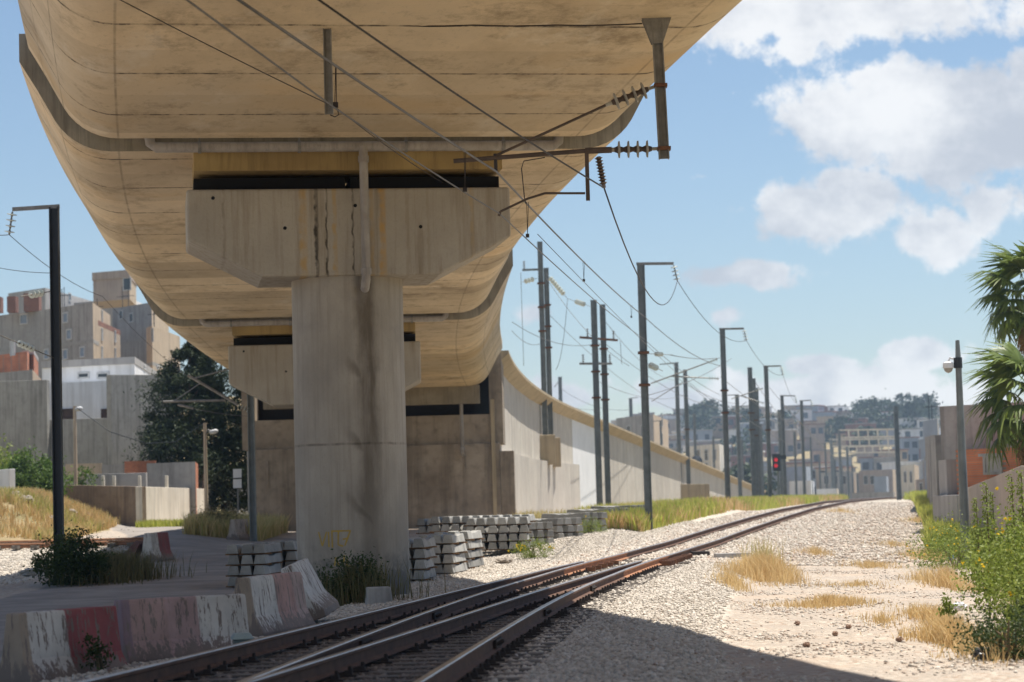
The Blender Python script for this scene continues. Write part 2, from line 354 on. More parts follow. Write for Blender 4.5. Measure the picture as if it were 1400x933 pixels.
# loose stones on ballast and path (uncountable)
def stones(name, n, sampler, smin, smax, m, seed):
    r = np.random.RandomState(seed); X, Y = sampler(r, n); n = len(X)
    s = smin + (smax - smin) * r.rand(n) ** 2.2; Z = H(X, Y)
    base = np.array([(1, 0, 0), (-1, 0, 0), (0, 1, 0), (0, -1, 0), (0, 0, 1), (0, 0, -1), (.6, .6, .55), (-.6, -.55, .6)], float)
    fc = np.array([(0, 2, 6), (2, 4, 6), (4, 0, 6), (1, 3, 7), (3, 4, 7), (4, 1, 7), (2, 1, 4), (3, 0, 4), (2, 0, 5), (1, 2, 5), (3, 1, 5), (0, 3, 5)])
    V = base[None] * (0.65 + .6 * r.rand(n, 8, 1)) * (np.array([1, .8, .62])[None, None] * (.8 + .4 * r.rand(n, 1, 3)))
    a = r.rand(n) * 6.28; tl = r.randn(n) * .5; ca_, sa = np.cos(a), np.sin(a); ct, st = np.cos(tl), np.sin(tl)
    x, y, z = V[..., 0], V[..., 1], V[..., 2]
    y, z = y * ct[:, None] - z * st[:, None], y * st[:, None] + z * ct[:, None]
    x, y = x * ca_[:, None] - y * sa[:, None], x * sa[:, None] + y * ca_[:, None]
    V = np.stack([x * s[:, None] + X[:, None], y * s[:, None] + Y[:, None], z * s[:, None] + (Z + s * .12)[:, None]], -1).reshape(-1, 3)
    Fc = (fc[None] + (np.arange(n) * 8)[:, None, None]).reshape(-1, 3)
    return npmesh(name, V, Fc, m, kind='stuff')
stone_m = leafmat('ballast_stone', [(.33, .29, .24), (.58, .52, .44), (.46, .40, .33), (.66, .60, .52), (.38, .32, .26)], 0, .9)
oil_shade_m = leafmat('oily_stone', [(.09, .075, .065), (.19, .16, .135), (.13, .105, .09), (.30, .26, .22), (.07, .06, .055)], 0, .85)  # oily stones, coloured darker still to deepen the viaduct's shade
path_m = leafmat('path_stone', [(.43, .37, .30), (.60, .53, .44), (.33, .23, .17), (.54, .47, .39), (.66, .60, .52), (.28, .23, .19)], 0, .9)
def samp_all(r, n):
    Y = 13 + 87 * r.rand(n) ** 1.6; X = np.where(r.rand(n) < .6, XR(Y) + (r.rand(n) - .5) * 6.4, np.where(Y < 60, XL(Y), XR(Y) - 2.5) + (r.rand(n) - .5) * 6)
    return X, Y, oil_shade(X, Y) > .2 + .5 * r.rand(n)
def samp_ballast(r, n):
    X, Y, k = samp_all(r, n); return X[~k], Y[~k]
def samp_oil_shade(r, n):
    X, Y, k = samp_all(r, n); return X[k], Y[k]
def samp_path(r, n):
    Y = 16 + 60 * r.rand(n) ** 1.5; X = XR(Y) + 2.2 + r.rand(n) * (7.5); k = wob(X * 1.3, Y, .9) + .22 * r.randn(n) > .02 + .10 * (X - XR(Y) - 4)
    return X[k], Y[k]
def samp_bank(r, n):
    Y = 46 + 44 * r.rand(n); X = XR(Y) - 1.5 - r.rand(n) * 6; k = X > -4.6; return X[k], Y[k]
def samp_left(r, n):
    Y = 57 + 33 * r.rand(n); X = -13 - r.rand(n) * 8; return X, Y
stones('ballast_stones', 120000, samp_ballast, .018, .05, stone_m, 1)
stones('oil_shade_stones', 120000, samp_oil_shade, .018, .05, oil_shade_m, 9)
stones('path_stones', 60000, samp_path, .008, .036, path_m, 2)
def samp_far(r, n):
    Y = 62 + 100 * r.rand(n) ** 1.3; X = XR(Y) - 2.6 + np.minimum(r.rand(n), r.rand(n)) * 13; return X, Y
stones('distant_stones', 45000, samp_far, .03, .085, path_m, 8)
stones('trackside_stones', 30000, samp_bank, .02, .055, stone_m, 5)
stones('siding_stones', 9000, samp_left, .03, .07, stone_m, 6)

# ------------------------------------------------------------------ viaduct
_yy = np.arange(-60, 420, .25)
_th = np.radians(np.interp(_yy, [-60, 22, 46, 78, 110, 150], [-11.3, -11.3, -8.4, -2.4, 1.2, 9.5]))
_xx = np.concatenate([[0], np.cumsum(np.tan(_th[:-1]) * .25)]); _xx += -3.03 - np.interp(46, _yy, _xx)
def CX(Y): return float(np.interp(Y, _yy, _xx))
def TH(Y): return float(np.interp(Y, _yy, _th))
def ZS(Y): return 8.72 - .024 * (Y - 46)
def frame(Y):
    t = TH(Y); return Vector((CX(Y), Y, 0)), Vector((math.cos(t), -math.sin(t), 0)), Vector((math.sin(t), math.cos(t), 0))

def viaduct_mat():
    m = bpy.data.materials.new('board_marked_concrete'); m.use_nodes = True; t = m.node_tree; b = t.nodes['Principled BSDF']; l = t.links.new
    b.inputs['Roughness'].default_value = .8; b.inputs['Specular IOR Level'].default_value = .25
    uv = N(t, 'ShaderNodeUVMap'); uv.uv_map = 'UVMap'; sp = N(t, 'ShaderNodeSeparateXYZ'); l(uv.outputs[0], sp.inputs[0]); s, tt = sp.outputs[0], sp.outputs[1]
    def noise(scale, sc, det=7, r=.62):
        mp = N(t, 'ShaderNodeMapping'); mp.inputs['Scale'].default_value = (*sc, 1); l(uv.outputs[0], mp.inputs[0])
        n = N(t, 'ShaderNodeTexNoise'); n.inputs['Scale'].default_value = scale; n.inputs['Detail'].default_value = det; n.inputs['Roughness'].default_value = r; l(mp.outputs[0], n.inputs['Vector']); return n.outputs['Fac']
    def ramp(f, a, c, lo=0, hi=1):
        r = N(t, 'ShaderNodeMapRange'); r.inputs[1].default_value = a; r.inputs[2].default_value = c; r.inputs[3].default_value = lo; r.inputs[4].default_value = hi; l(f, r.inputs[0]); return r.outputs[0]
    def mix(f, a, c):
        x = N(t, 'ShaderNodeMix', data_type='RGBA'); l(f, x.inputs[0])
        for i, q in ((6, a), (7, c)):
            if isinstance(q, tuple): x.inputs[i].default_value = (*q, 1)
            else: l(q, x.inputs[i])
        return x.outputs[2]
    c = mix(ramp(noise(.32, (.4, .5)), .35, .65), (.70, .55, .355), (.58, .475, .335))
    c = mix(ramp(noise(.6, (.30, .55), 10, .72), .46, .68, 0, .8), c, (.44, .34, .215))
    c = mix(ramp(noise(.9, (.38, .5), 12, .78), .52, .64, 0, .8), c, (.27, .20, .12))
    c = mix(ramp(noise(2.2, (.35, .7), 9, .75), .56, .72, 0, .6), c, (.19, .14, .085))
    c = mix(ramp(noise(.8, (.35, .7), 8, .7), .56, .70, 0, .7), c, (.76, .67, .53))
    c = mix(ramp(noise(12, (.4, .7), 4, .6), .58, .75, 0, .35), c, (.26, .205, .14))
    c = mix(ramp(noise(.22, (.6, .5), 4), .55, .68, 0, .55), c, (.62, .40, .17))
    # panel to panel differences
    fl = math_(t, 'FLOOR', math_(t, 'DIVIDE', s, 3.5)); wn = N(t, 'ShaderNodeTexWhiteNoise', noise_dimensions='1D'); l(fl, wn.inputs['W'])
    hs = N(t, 'ShaderNodeHueSaturation'); l(c, hs.inputs['Color']); l(ramp(wn.outputs['Value'], 0, 1, .78, 1.12), hs.inputs['Value']); c = hs.outputs[0]
    # transverse board joints every 3.5 m, broken
    fr = math_(t, 'ABSOLUTE', math_(t, 'SUBTRACT', math_(t, 'FRACT', math_(t, 'DIVIDE', math_(t, 'ADD', s, math_(t, 'MULTIPLY', math_(t, 'SUBTRACT', noise(1.5, (.2, 1)), .5), .10)), 3.5)), .5))
    ln = math_(t, 'MULTIPLY', ramp(fr, .022, .007), ramp(noise(2.6, (.3, 1.2), 6, .7), .44, .58, .22, .95))
    c = mix(ln, c, (.07, .05, .03))
    bd = math_(t, 'ABSOLUTE', math_(t, 'SUBTRACT', math_(t, 'FRACT', math_(t, 'DIVIDE', s, .70)), .5))
    c = mix(math_(t, 'MULTIPLY', ramp(bd, .05, .01), ramp(noise(.9, (.4, .5)), .5, .72, 0, .16)), c, (.20, .15, .09))
    # longitudinal joints at the edges of the flat soffit, and on the webs
    at = math_(t, 'ABSOLUTE', tt)
    for pos, amt, wd in ((4.35, .5, .03), (5.56, .6, .03), (6.3, .35, .02)):
        c = mix(math_(t, 'MULTIPLY', ramp(math_(t, 'ABSOLUTE', math_(t, 'SUBTRACT', at, pos)), wd, wd * .3), ramp(noise(1.1, (1.2, .05), 5), .38, .6, .2, amt)), c, (.12, .085, .05))
    l(c, b.inputs['Base Color'])
    bp = N(t, 'ShaderNodeBump'); bp.inputs['Strength'].default_value = .35; bp.inputs['Distance'].default_value = .02
    l(math_(t, 'ADD', noise(3, (3, .5)), math_(t, 'MULTIPLY', ln, -1.0)), bp.inputs['Height']); l(bp.outputs[0], b.inputs['Normal'])
    return m
M_VIA = viaduct_mat()
M_END = mat('grey_joint_concrete', (.33, .29, .22), (.24, .205, .15), 1.5, .85, .2, streak=9, streak_c=(.13, .11, .08))
M_YEL = mat('stained_beam_concrete', (.40, .285, .12), (.29, .20, .085), .8, .85, .2, streak=5, streak_c=(.16, .11, .05))
M_CAP = mat('pier_cap_concrete', (.43, .385, .315), (.35, .31, .25), .7, .85, .2, fine=24, fine_amt=.15, streak=5.5, streak_c=(.22, .17, .11))
M_RUBSHADE = mat('black_rubber_shade', (.015, .014, .013), None, 5, .9, 0)  # bearing rubber, also the black that stands for shade in gaps
M_PVC = mat('grey_plastic_pipe', (.38, .35, .32), (.27, .24, .21), 2, .5, .05, streak=8)
M_GALV = mat('galvanised_steel', (.30, .29, .27), (.20, .19, .175), 6, .55, .05, metal=.35, streak=10)
M_DARKST = mat('dark_painted_steel', (.035, .042, .05), (.025, .03, .036), 3, .5, .05)
M_POLE = mat('weathered_mast_steel', (.25, .275, .275), (.17, .19, .19), 3, .6, .05, metal=.2, streak=6)
M_RUST = mat('rusty_steel', (.20, .095, .05), (.11, .055, .035), 6, .8, .2, fine=30, metal=.1)
M_WIRE = mat('copper_wire', (.06, .05, .045), None, 4, .6, 0, metal=.4)
M_GWIRE = mat('grey_steel_wire', (.17, .16, .155), None, 4, .5, 0, metal=.3)
M_CANT = mat('brown_grey_tube', (.13, .095, .075), (.085, .065, .055), 6, .7, .1, metal=.2)
M_GLASS = mat('glass_insulator', (.62, .66, .60), (.50, .55, .50), 8, .2, 0, spec=.6)
M_PORC = mat('brown_insulator', (.20, .155, .13), (.15, .11, .09), 8, .35, 0, spec=.5)
M_CERAM = mat('grey_ceramic', (.40, .38, .33), (.30, .28, .24), 6, .35, .05)

def profile(e):
    k = (5.98 + e) / 5.98; pts = [(0, 0), (2.1, 0), (4.35, 0)]; R = 1.15
    for a in np.linspace(0, 60, 8)[1:]: pts.append((4.35 + R * math.sin(R_(a)), R * (1 - math.cos(R_(a)))))
    pts += [(5.66, 1.16), (5.98, 1.71)]
    pts = [(a * k, z - e) for a, z in pts]; pts += [(5.98 * k, 2.05), ]
    return pts
def span(name, Y0, Y1, e0, e1, label):
    n = max(2, int((Y1 - Y0) / 1.1)); half0 = profile(0); npf = len(half0) * 2 - 1
    V = []; UV = []; Fq_ = []; s = 0; sl = []; loc = (CX(Y0), Y0, ZS(Y0))
    for i in range(n + 1):
        Y = Y0 + (Y1 - Y0) * i / n; e = e0 + (e1 - e0) * i / n; o, rt, tg = frame(Y); pr = profile(e)
        full = [(-a, z) for a, z in pr[::-1]] + pr[1:]
        tl = [0]
        for a, c in zip(pr[:-1], pr[1:]): tl.append(tl[-1] + math.dist(a, c))
        ts = [-q for q in tl[::-1]] + tl[1:]
        for (a, z), t_ in zip(full, ts):
            V.append(o + rt * a + Vector((0, 0, ZS(Y) + z))); UV.append((Y / math.cos(TH(Y)), t_))
    for i in range(n):
        for k in range(npf - 1): Fq_.append((i * npf + k, i * npf + k + 1, (i + 1) * npf + k + 1, (i + 1) * npf + k))
        Fq_.append((i * npf + npf - 1, i * npf, (i + 1) * npf, (i + 1) * npf + npf - 1))
    nside = len(Fq_); b0 = len(V)
    V += V[:npf] + V[n * npf:(n + 1) * npf]; UV += UV[:npf] + UV[n * npf:(n + 1) * npf]
    Fq_.append(tuple(range(b0 + npf - 1, b0 - 1, -1))); Fq_.append(tuple(range(b0 + npf, b0 + 2 * npf)))
    root = thing(name, label, 'bridge', loc, 'spans of the concrete railway viaduct')
    me = bpy.data.meshes.new('box_girder'); me.from_pydata([tuple(v - Vector(loc)) for v in V], [], Fq_)
    me.materials.append(M_VIA); me.materials.append(M_END)
    sm = [True] * len(Fq_); mi = [0] * len(Fq_); mi[-1] = mi[-2] = 1; sm[-1] = sm[-2] = False
    me.polygons.foreach_set('material_index', mi); me.polygons.foreach_set('use_smooth', sm)
    ul = me.uv_layers.new(name='UVMap')
    for lp in me.loops: ul.data[lp.index].uv = UV[lp.vertex_index]
    me.update(); me.set_sharp_from_angle(angle=R_(38))
    o = bpy.data.objects.new('box_girder', me); COL.objects.link(o); o.parent = root
    return root
sp1 = span('viaduct_span', -40, 45.55, 0, 0, 'nearest concrete viaduct span with rounded soffit, filling the top of the view')
sp2 = span('viaduct_span', 45.85, 77.5, .19, 0, 'middle concrete viaduct span between the front pier cap and the second pier cap')
sp3 = span('viaduct_span', 77.8, 109.6, .19, 0, 'farthest concrete viaduct span that ends on the brown abutment')
def downstand(root, Y, w_, zt, zb, tilt=0):
    o, rt, tg = frame(Y); m = MB()
    m.obox(o - rt * w_ / 2 + Vector((0, 0, zb)), rt * w_, tg * 1.9, (0, 0, zt - zb)); build('end_beam', m, M_YEL, root)
downstand(sp2, 45.9, 5.9, ZS(45.9) + .1, 8.16)
downstand(sp3, 77.85, 5.9, ZS(77.9) + .1, 7.45)
o, rt, tg = frame(109.15); build('end_diaphragm', MB().obox(o - rt * 4.9 + Vector((0, 0, 6.42)), rt * 9.8, tg * .42, (0, 0, ZS(109.3) - 6.42 + .05)), M_END, sp3)

def pier_mat():
    m = bpy.data.materials.new('pier_column_concrete'); m.use_nodes = True; t = m.node_tree; b = t.nodes['Principled BSDF']; l = t.links.new
    b.inputs['Roughness'].default_value = .85; b.inputs['Specular IOR Level'].default_value = .2
    tcn = N(t, 'ShaderNodeTexCoord'); sp = N(t, 'ShaderNodeSeparateXYZ'); l(tcn.outputs['Object'], sp.inputs[0])
    def noise(s, sc, d=7, r=.62):
        mp = N(t, 'ShaderNodeMapping'); mp.inputs['Scale'].default_value = sc; l(tcn.outputs['Object'], mp.inputs[0])
        n = N(t, 'ShaderNodeTexNoise'); n.inputs['Scale'].default_value = s; n.inputs['Detail'].default_value = d; n.inputs['Roughness'].default_value = r; l(mp.outputs[0], n.inputs['Vector']); return n.outputs['Fac']
    def ramp(f, a, c, lo=0, hi=1):
        r = N(t, 'ShaderNodeMapRange', interpolation_type='SMOOTHSTEP'); r.inputs[1].default_value = a; r.inputs[2].default_value = c; r.inputs[3].default_value = lo; r.inputs[4].default_value = hi; l(f, r.inputs[0]); return r.outputs[0]
    def mix(f, a, c):
        x = N(t, 'ShaderNodeMix', data_type='RGBA'); l(f, x.inputs[0])
        for i, q in ((6, a), (7, c)):
            if isinstance(q, tuple): x.inputs[i].default_value = (*q, 1)
            else: l(q, x.inputs[i])
        return x.outputs[2]
    c = mix(ramp(noise(.9, (1, 1, .5)), .35, .65), (.42, .375, .31), (.32, .285, .235))
    c = mix(ramp(noise(9, (1, 1, .03), 5), .45, .7, 0, .45), c, (.25, .215, .175))
    c = mix(ramp(noise(30, (1, 1, .5), 4), .55, .75, 0, .35), c, (.22, .2, .17))
    c = mix(ramp(noise(.7, (1, 1, 1.6), 6), .55, .75, 0, .5), c, (.26, .235, .205))
    # pour joint
    zj = math_(t, 'ABSOLUTE', math_(t, 'SUBTRACT', math_(t, 'ADD', sp.outputs[2], math_(t, 'MULTIPLY', math_(t, 'SUBTRACT', noise(3, (1, 1, 1)), .5), .05)), 2.93))
    c = mix(math_(t, 'MULTIPLY', ramp(zj, .035, .008), ramp(noise(2.5, (1, 1, .2)), .4, .6, .1, .7)), c, (.12, .10, .08))
    # brown water run down the front, with side runs
    xw = math_(t, 'ADD', sp.outputs[0], math_(t, 'MULTIPLY', math_(t, 'SUBTRACT', noise(1.6, (1, 1, .5)), .5), .42))
    run = math_(t, 'MULTIPLY', ramp(math_(t, 'ABSOLUTE', math_(t, 'SUBTRACT', xw, .28)), .30, .05), ramp(sp.outputs[2], -.5, 4.2, .25, .8))
    for zc in (4.15, 2.75, 1.55):
        q = math_(t, 'ADD', math_(t, 'SUBTRACT', sp.outputs[2], zc), math_(t, 'MULTIPLY', math_(t, 'SUBTRACT', xw, .22), 1.0))
        sd = math_(t, 'MULTIPLY', ramp(math_(t, 'ABSOLUTE', q), .20, .02), math_(t, 'MULTIPLY', ramp(xw, -.35, .1), ramp(xw, .42, .30)))
        run = math_(t, 'MAXIMUM', run, math_(t, 'MULTIPLY', sd, .6))
    run = math_(t, 'MULTIPLY', math_(t, 'MULTIPLY', run, .95, True), math_(t, 'LESS_THAN', sp.outputs[1], 0.0))
    c = mix(math_(t, 'MULTIPLY', run, ramp(noise(5, (1, 1, .2)), .3, .6, .55, 1)), c, (.065, .045, .025))
    c = mix(math_(t, 'MULTIPLY', ramp(sp.outputs[2], 1.3, .2), ramp(noise(1.6, (1, 1, 1), 6), .46, .6, 0, .85)), c, (.10, .10, .10))
    l(c, b.inputs['Base Color'])
    bp = N(t, 'ShaderNodeBump'); bp.inputs['Strength'].default_value = .3; bp.inputs['Distance'].default_value = .02; l(noise(12, (1, 1, .25)), bp.inputs['Height']); l(bp.outputs[0], b.inputs['Normal'])
    return m
M_COL = pier_mat()
def capmat():
    m = M_CAP.copy(); m.name = 'pier_cap_with_leaks'; t = m.node_tree; b = t.nodes['Principled BSDF']; l = t.links.new
    src = b.inputs['Base Color'].links[0].from_socket; tcn = N(t, 'ShaderNodeTexCoord'); sp = N(t, 'ShaderNodeSeparateXYZ'); l(tcn.outputs['Object'], sp.inputs[0])
    ns = N(t, 'ShaderNodeTexNoise'); ns.inputs['Scale'].default_value = 5; ns.inputs['Detail'].default_value = 7; l(tcn.outputs['Object'], ns.inputs['Vector'])
    c = src
    for x, wd, colr, amt in ((-.65, .05, (.03, .025, .02), .9), (-.45, .03, (.04, .03, .02), .85), (-.9, .10, (.46, .29, .10), .75), (-.3, .06, (.46, .30, .11), .7), (.05, .03, (.05, .035, .02), .8),
                             (.32, .03, (.07, .05, .03), .7), (.62, .09, (.50, .30, .09), .8), (.42, .05, (.40, .27, .12), .6), (2.35, .05, (.42, .3, .15), .5), (1.1, .05, (.3, .25, .18), .5), (1.5, .04, (.3, .25, .18), .5), (-2.4, .04, (.24, .2, .15), .6)):
        q = math_(t, 'ABSOLUTE', math_(t, 'SUBTRACT', math_(t, 'ADD', sp.outputs[0], math_(t, 'MULTIPLY', math_(t, 'SUBTRACT', ns.outputs['Fac'], .5), .12)), x))
        r = N(t, 'ShaderNodeMapRange', interpolation_type='SMOOTHSTEP'); r.inputs[1].default_value = wd; r.inputs[2].default_value = wd * .3; l(q, r.inputs[0])
        r2 = N(t, 'ShaderNodeMapRange'); r2.inputs[1].default_value = .4; r2.inputs[2].default_value = .6; r2.inputs[3].default_value = .35; l(ns.outputs['Fac'], r2.inputs[0])
        f = math_(t, 'MULTIPLY', math_(t, 'MULTIPLY', r.outputs[0], r2.outputs[0]), amt)
        x_ = N(t, 'ShaderNodeMix', data_type='RGBA'); l(f, x_.inputs[0]); l(c, x_.inputs[6]); x_.inputs[7].default_value = (*colr, 1); c = x_.outputs[2]
    l(c, b.inputs['Base Color']); return m
M_CAPL = capmat()
def pier(Y, zt, zb, label, graffiti=False, zg=-.2, capm=None):
    o, rt, tg = frame(Y); c = o + tg * 1.15; loc = (c.x, c.y, 0)
    root = thing('bridge_pier', label, 'bridge pier', (0, 0, 0), 'piers of the viaduct'); root.location = loc; root.rotation_euler.z = -TH(Y); root['_w'] = [0, 0, 0]
    m = MB(); n = 64; m.lathe((0, 0, zg), (0, 0, 1), [(0, 1.085), (zb - zg + .02, 1.085)], n); build('column', m, M_COL, root, smooth=True, autos=40)
    h = zt - zb; lo = zb + .72
    poly = [(-3.1, zt), (-3.1, lo), (-1.7, zb), (1.7, zb), (3.1, lo), (3.1, zt)]
    m = MB().prism([(a, z) for a, z in poly], (0, -1.15, 0), (1, 0, 0), (0, 0, 1), (0, 2.3, 0)); build('pier_cap', m, capm or M_CAPL, root, bevel=.05)
    for sx in (-1, 1):
        m = MB().box((sx * 1.5, .1, zt + .13), (2.9, 1.7, .27)); build('bearing_shade_block', m, M_RUBSHADE, root)  # bearings widened into black blocks that paint the gap's deep shade
    # formwork tie holes
    for x, z in ((-1.25, .55), (1.35, .55), (-2.6, .9), (.1, .8)):
        m = MB().lathe((x, -1.158, zb + h * z), (0, 1, 0), [(0, .035), (.006, .035)], 10); build('tie_hole', m, M_RUBSHADE, root)
    if graffiti:
        M_G = mat('yellow_spray_paint', (.50, .33, .06), (.36, .26, .10), 9, .8, 0)
        m = MB(); r = 1.088
        strokes = [[(-.78, 1.27), (-.70, 1.0)], [(-.70, 1.0), (-.60, 1.27)], [(-.56, 1.27), (-.555, .98)], [(-.49, 1.29), (-.485, .97)], [(-.50, 1.28), (-.12, 1.28)], [(-.36, 1.27), (-.37, 1.02)], [(-.37, 1.02), (-.27, .99)],
                   [(-.13, 1.28), (-.24, 1.0)], [(-.17, 1.14), (-.28, 1.12)], [(-.45, .62), (-.42, .78)], [(-.42, .78), (-.36, .62)], [(-.25, .82), (-.28, .60)], [(-.20, .74), (-.21, .60)], [(-.21, .60), (-.14, .62)]]
        for gi, (a, c2) in enumerate(strokes):
            if gi == 9: build('graffiti', m, M_G, root); m = MB()
            nn = 6; vs = []; d = Vector((c2[0] - a[0], c2[1] - a[1])); pn = Vector((-d.y, d.x)).normalized() * .016
            for i in range(nn + 1):
                q = Vector(a) + d * i / nn
                for s in (-1, 1):
                    u_ = (q.x + pn.x * s) / r; vs.append((r * math.sin(u_), -r * math.cos(u_), q.y + pn.y * s))
            m.add(vs, [(2 * i, 2 * i + 1, 2 * i + 3, 2 * i + 2) for i in range(nn)])
        build('graffiti', m, M_G, root)
    return root
pier(46.0, 7.82, 6.14, 'near round concrete pier under a wide cap, with yellow graffiti and a brown water stain', True)
pier(78.0, 7.12, 5.16, 'second concrete pier whose cap shows on both sides behind the front column', zg=-.1, capm=M_CAP)
pier(-14, ZS(-14) - .7, ZS(-14) - 2.5, 'concrete pier carrying the viaduct behind the viewpoint', capm=M_CAP)

# drain pipes
def drain(Y, t0, t1, td, zdrop, label, dy=-.30, dyd=-.34):
    o, rt, tg = frame(Y); zt = ZS(Y) - .14; root = thing('drain_pipe', label, 'drain pipe', tuple(o + Vector((0, 0, zt))), 'grey drain pipes of the viaduct')
    a = o + tg * dy
    if t1 > t0:
        m = MB(); pts = [a + rt * t0 + Vector((0, 0, zt + .25)), a + rt * (t0 + .02) + Vector((0, 0, zt + .08)), a + rt * (t0 + .12) + Vector((0, 0, zt)), a + rt * (t1 - .12) + Vector((0, 0, zt)), a + rt * (t1 - .02) + Vector((0, 0, zt + .08)), a + rt * t1 + Vector((0, 0, zt + .25))]
        m.tube(pts, .10, 12); build('collector_pipe', m, M_PVC, root, smooth=True, autos=60)
        for f in (.12, .36, .62, .86):
            m = MB(); p = a + rt * (t0 + (t1 - t0) * f) + Vector((0, 0, zt)); m.lathe(p - rt * .03, rt, [(0, .118), (.06, .118)], 12); m.bar(p + Vector((0, 0, .1)), p + Vector((0, 0, .3)), .03); build('pipe_clamp', m, M_GALV, root)
    d = o + tg * dyd + rt * td; m = MB(); zb = zdrop
    m.tube([d + Vector((0, 0, zt)), d + Vector((0, 0, zb + .12)), d + tg * .03 + Vector((0, 0, zb + .05)), d + tg * .35 + Vector((0, 0, zb - .1))], .085, 12); build('down_pipe', m, M_PVC, root, smooth=True, autos=60)
    m = MB()
    for z in (zt - .25, zb + .2): m.lathe(d + Vector((0, 0, z)), (0, 0, 1), [(-.06, .105), (.06, .105)], 12)
    build('pipe_collar', m, M_PVC, root)
drain(46.0, -3.78, 4.05, .25, 5.98, 'grey drain pipe along the near joint, its downpipe crossing the front pier cap')
drain(78.0, -3.9, 3.95, .2, 6.0, 'grey drain pipe across the joint above the second pier cap')
drain(109.9, 0, 0, 4.05, 4.2, 'short grey downpipe on the abutment, right of the front column', -.2, -.45)

# abutment and ramp wall
def wallmat(name, c1, c2, st):
    m = mat(name, c1, c2, .5, .88, .15, fine=5, fine_amt=.25, streak=st, streak_c=tuple(x * .55 for x in c1), rnd=.12); return m
M_ABUT = mat('dirty_abutment_concrete', (.40, .33, .25), (.24, .19, .14), .55, .9, .2, fine=3, fine_amt=.6, streak=1.6, streak_c=(.10, .08, .06))
M_RAMP = wallmat('pale_wall_concrete', (.60, .55, .47), (.50, .45, .385), 3)
M_WHITEP = mat('white_wall_paint', (.80, .80, .80), (.72, .72, .72), .8, .8, .05)
M_COPE = mat('coping_concrete', (.50, .40, .26), (.40, .32, .21), .6, .85, .1, streak=3)
o, rt, tg = frame(110)
ab = thing('bridge_abutment', 'brown stained concrete abutment closing the viaduct behind the front column', 'abutment', (o.x, o.y, .7))
def fbox(root, name, m_, a0, a1, d0, d1, z0, z1, base=(o, rt, tg), **k):
    oo, r2, t2 = base; m = MB().obox(oo + r2 * a0 + t2 * d0 + Vector((0, 0, z0)), r2 * (a1 - a0), t2 * (d1 - d0), (0, 0, z1 - z0)); return build(name, m, m_, root, **k)
fbox(ab, 'lower_wall', M_ABUT, -5.7, 5.72, -.12, 1.6, .2, 4.62, bevel=.02)
fbox(ab, 'bearing_shelf', M_ABUT, -5.4, 5.3, .05, 1.5, 4.62, 5.95)
fbox(ab, 'shade_back_wall', M_RUBSHADE, -5.6, 5.5, 1.4, 1.9, 5.95, 8.6)  # wall coloured black to stand for the shade in the gap
fbox(ab, 'cheek_wall', M_ABUT, 5.3, 5.9, .06, 3.5, 4.62, 8.7); fbox(ab, 'cheek_wall', M_ABUT, -6.0, -5.4, .06, 3.5, 4.62, 8.7)
fbox(ab, 'cover_strip', M_COPE, 5.36, 5.54, -.22, -.122, .6, 6.6)
for a in (-4.9, -3.0, .9, 4.1):
    fbox(ab, 'joint_stain_pipe', M_ABUT, a, a + .09, -.17, -.125, 2.9, 4.1)
fbox(ab, 'ground_beam', M_ABUT, 5.73, 6.35, -.1, 1.6, .3, 4.25)

def XW(Y):
    return np.interp(Y, _yy, _xw)
_thw = np.radians(np.interp(_yy, [-60, 110, 150], [1.5, 1.5, 9.5])); _xw = np.concatenate([[0], np.cumsum(np.tan(_thw[:-1]) * .25)]); _xw += -.72 - np.interp(110, _yy, _xw)
def ZW(Y): return 8.85 - .0252 * (Y - 110)
def sweep(prof_fn, Ys):
    V = []; F_ = []; n = None
    for Y in Ys:
        th = float(np.interp(Y, _yy, _thw)); rt_ = Vector((math.cos(th), -math.sin(th), 0)); oo = Vector((float(XW(Y)), Y, 0)); pr = prof_fn(Y); n = len(pr)
        V += [oo + rt_ * a + Vector((0, 0, z)) for a, z in pr]
    for i in range(len(Ys) - 1):
        for k in range(n): F_.append((i * n + k, (i + 1) * n + k, (i + 1) * n + (k + 1) % n, i * n + (k + 1) % n))
    F_.append(tuple(range(n))); F_.append(tuple(range(len(V) - 1, len(V) - n - 1, -1)))
    return MB().add(V, F_)
rw = thing('retaining_wall', 'long curving concrete ramp wall with overhanging coping, running from the abutment into the distance', 'retaining wall', (-.35, 111, .9))
base_z = lambda Y: float(gbase(Y)) - .6
def wall_sec(name, m_, Y0, Y1, off=0, top=-.35, zt=None, th_=.6):
    Ys = list(np.arange(Y0, Y1, 4)) + [Y1]
    return build(name, sweep(lambda Y: [(off, base_z(Y)), (off - th_, base_z(Y)), (off - th_, (zt if zt else ZW(Y) + top)), (off, (zt if zt else ZW(Y) + top))], Ys), m_, rw)
Yj = [112.0, 117, 122, 128, 134, 141, 147, 153.2]
for a, b_ in zip(Yj[:-1], Yj[1:]): wall_sec('wall_panel', M_RAMP, a + .04, b_ - .04)
q = wall_sec('wall_panel', M_WHITEP, 153.22, 166.0); q['label'] = 'white painted wall panel'
Yj = [166.05] + list(np.arange(171, 330, 5)) + [334]
for a, b_ in zip(Yj[:-1], Yj[1:]): wall_sec('wall_panel', M_RAMP, a + .04, b_ - .04)
for a, b_ in zip([111.7, 117, 122, 128, 134, 140, 146.5], [117, 122, 128, 134, 140, 146.5, 153]): wall_sec('plinth_panel', M_RAMP, a + .015, b_ - .015, .42, zt=4.3, th_=.42)
build('coping', sweep(lambda Y: [(.02, ZW(Y) - .58), (.55, ZW(Y) - .14), (.55, ZW(Y)), (-.55, ZW(Y)), (-.55, ZW(Y) - .58)], list(np.arange(110.2, 334, 3)) + [334.2]), M_COPE, rw)
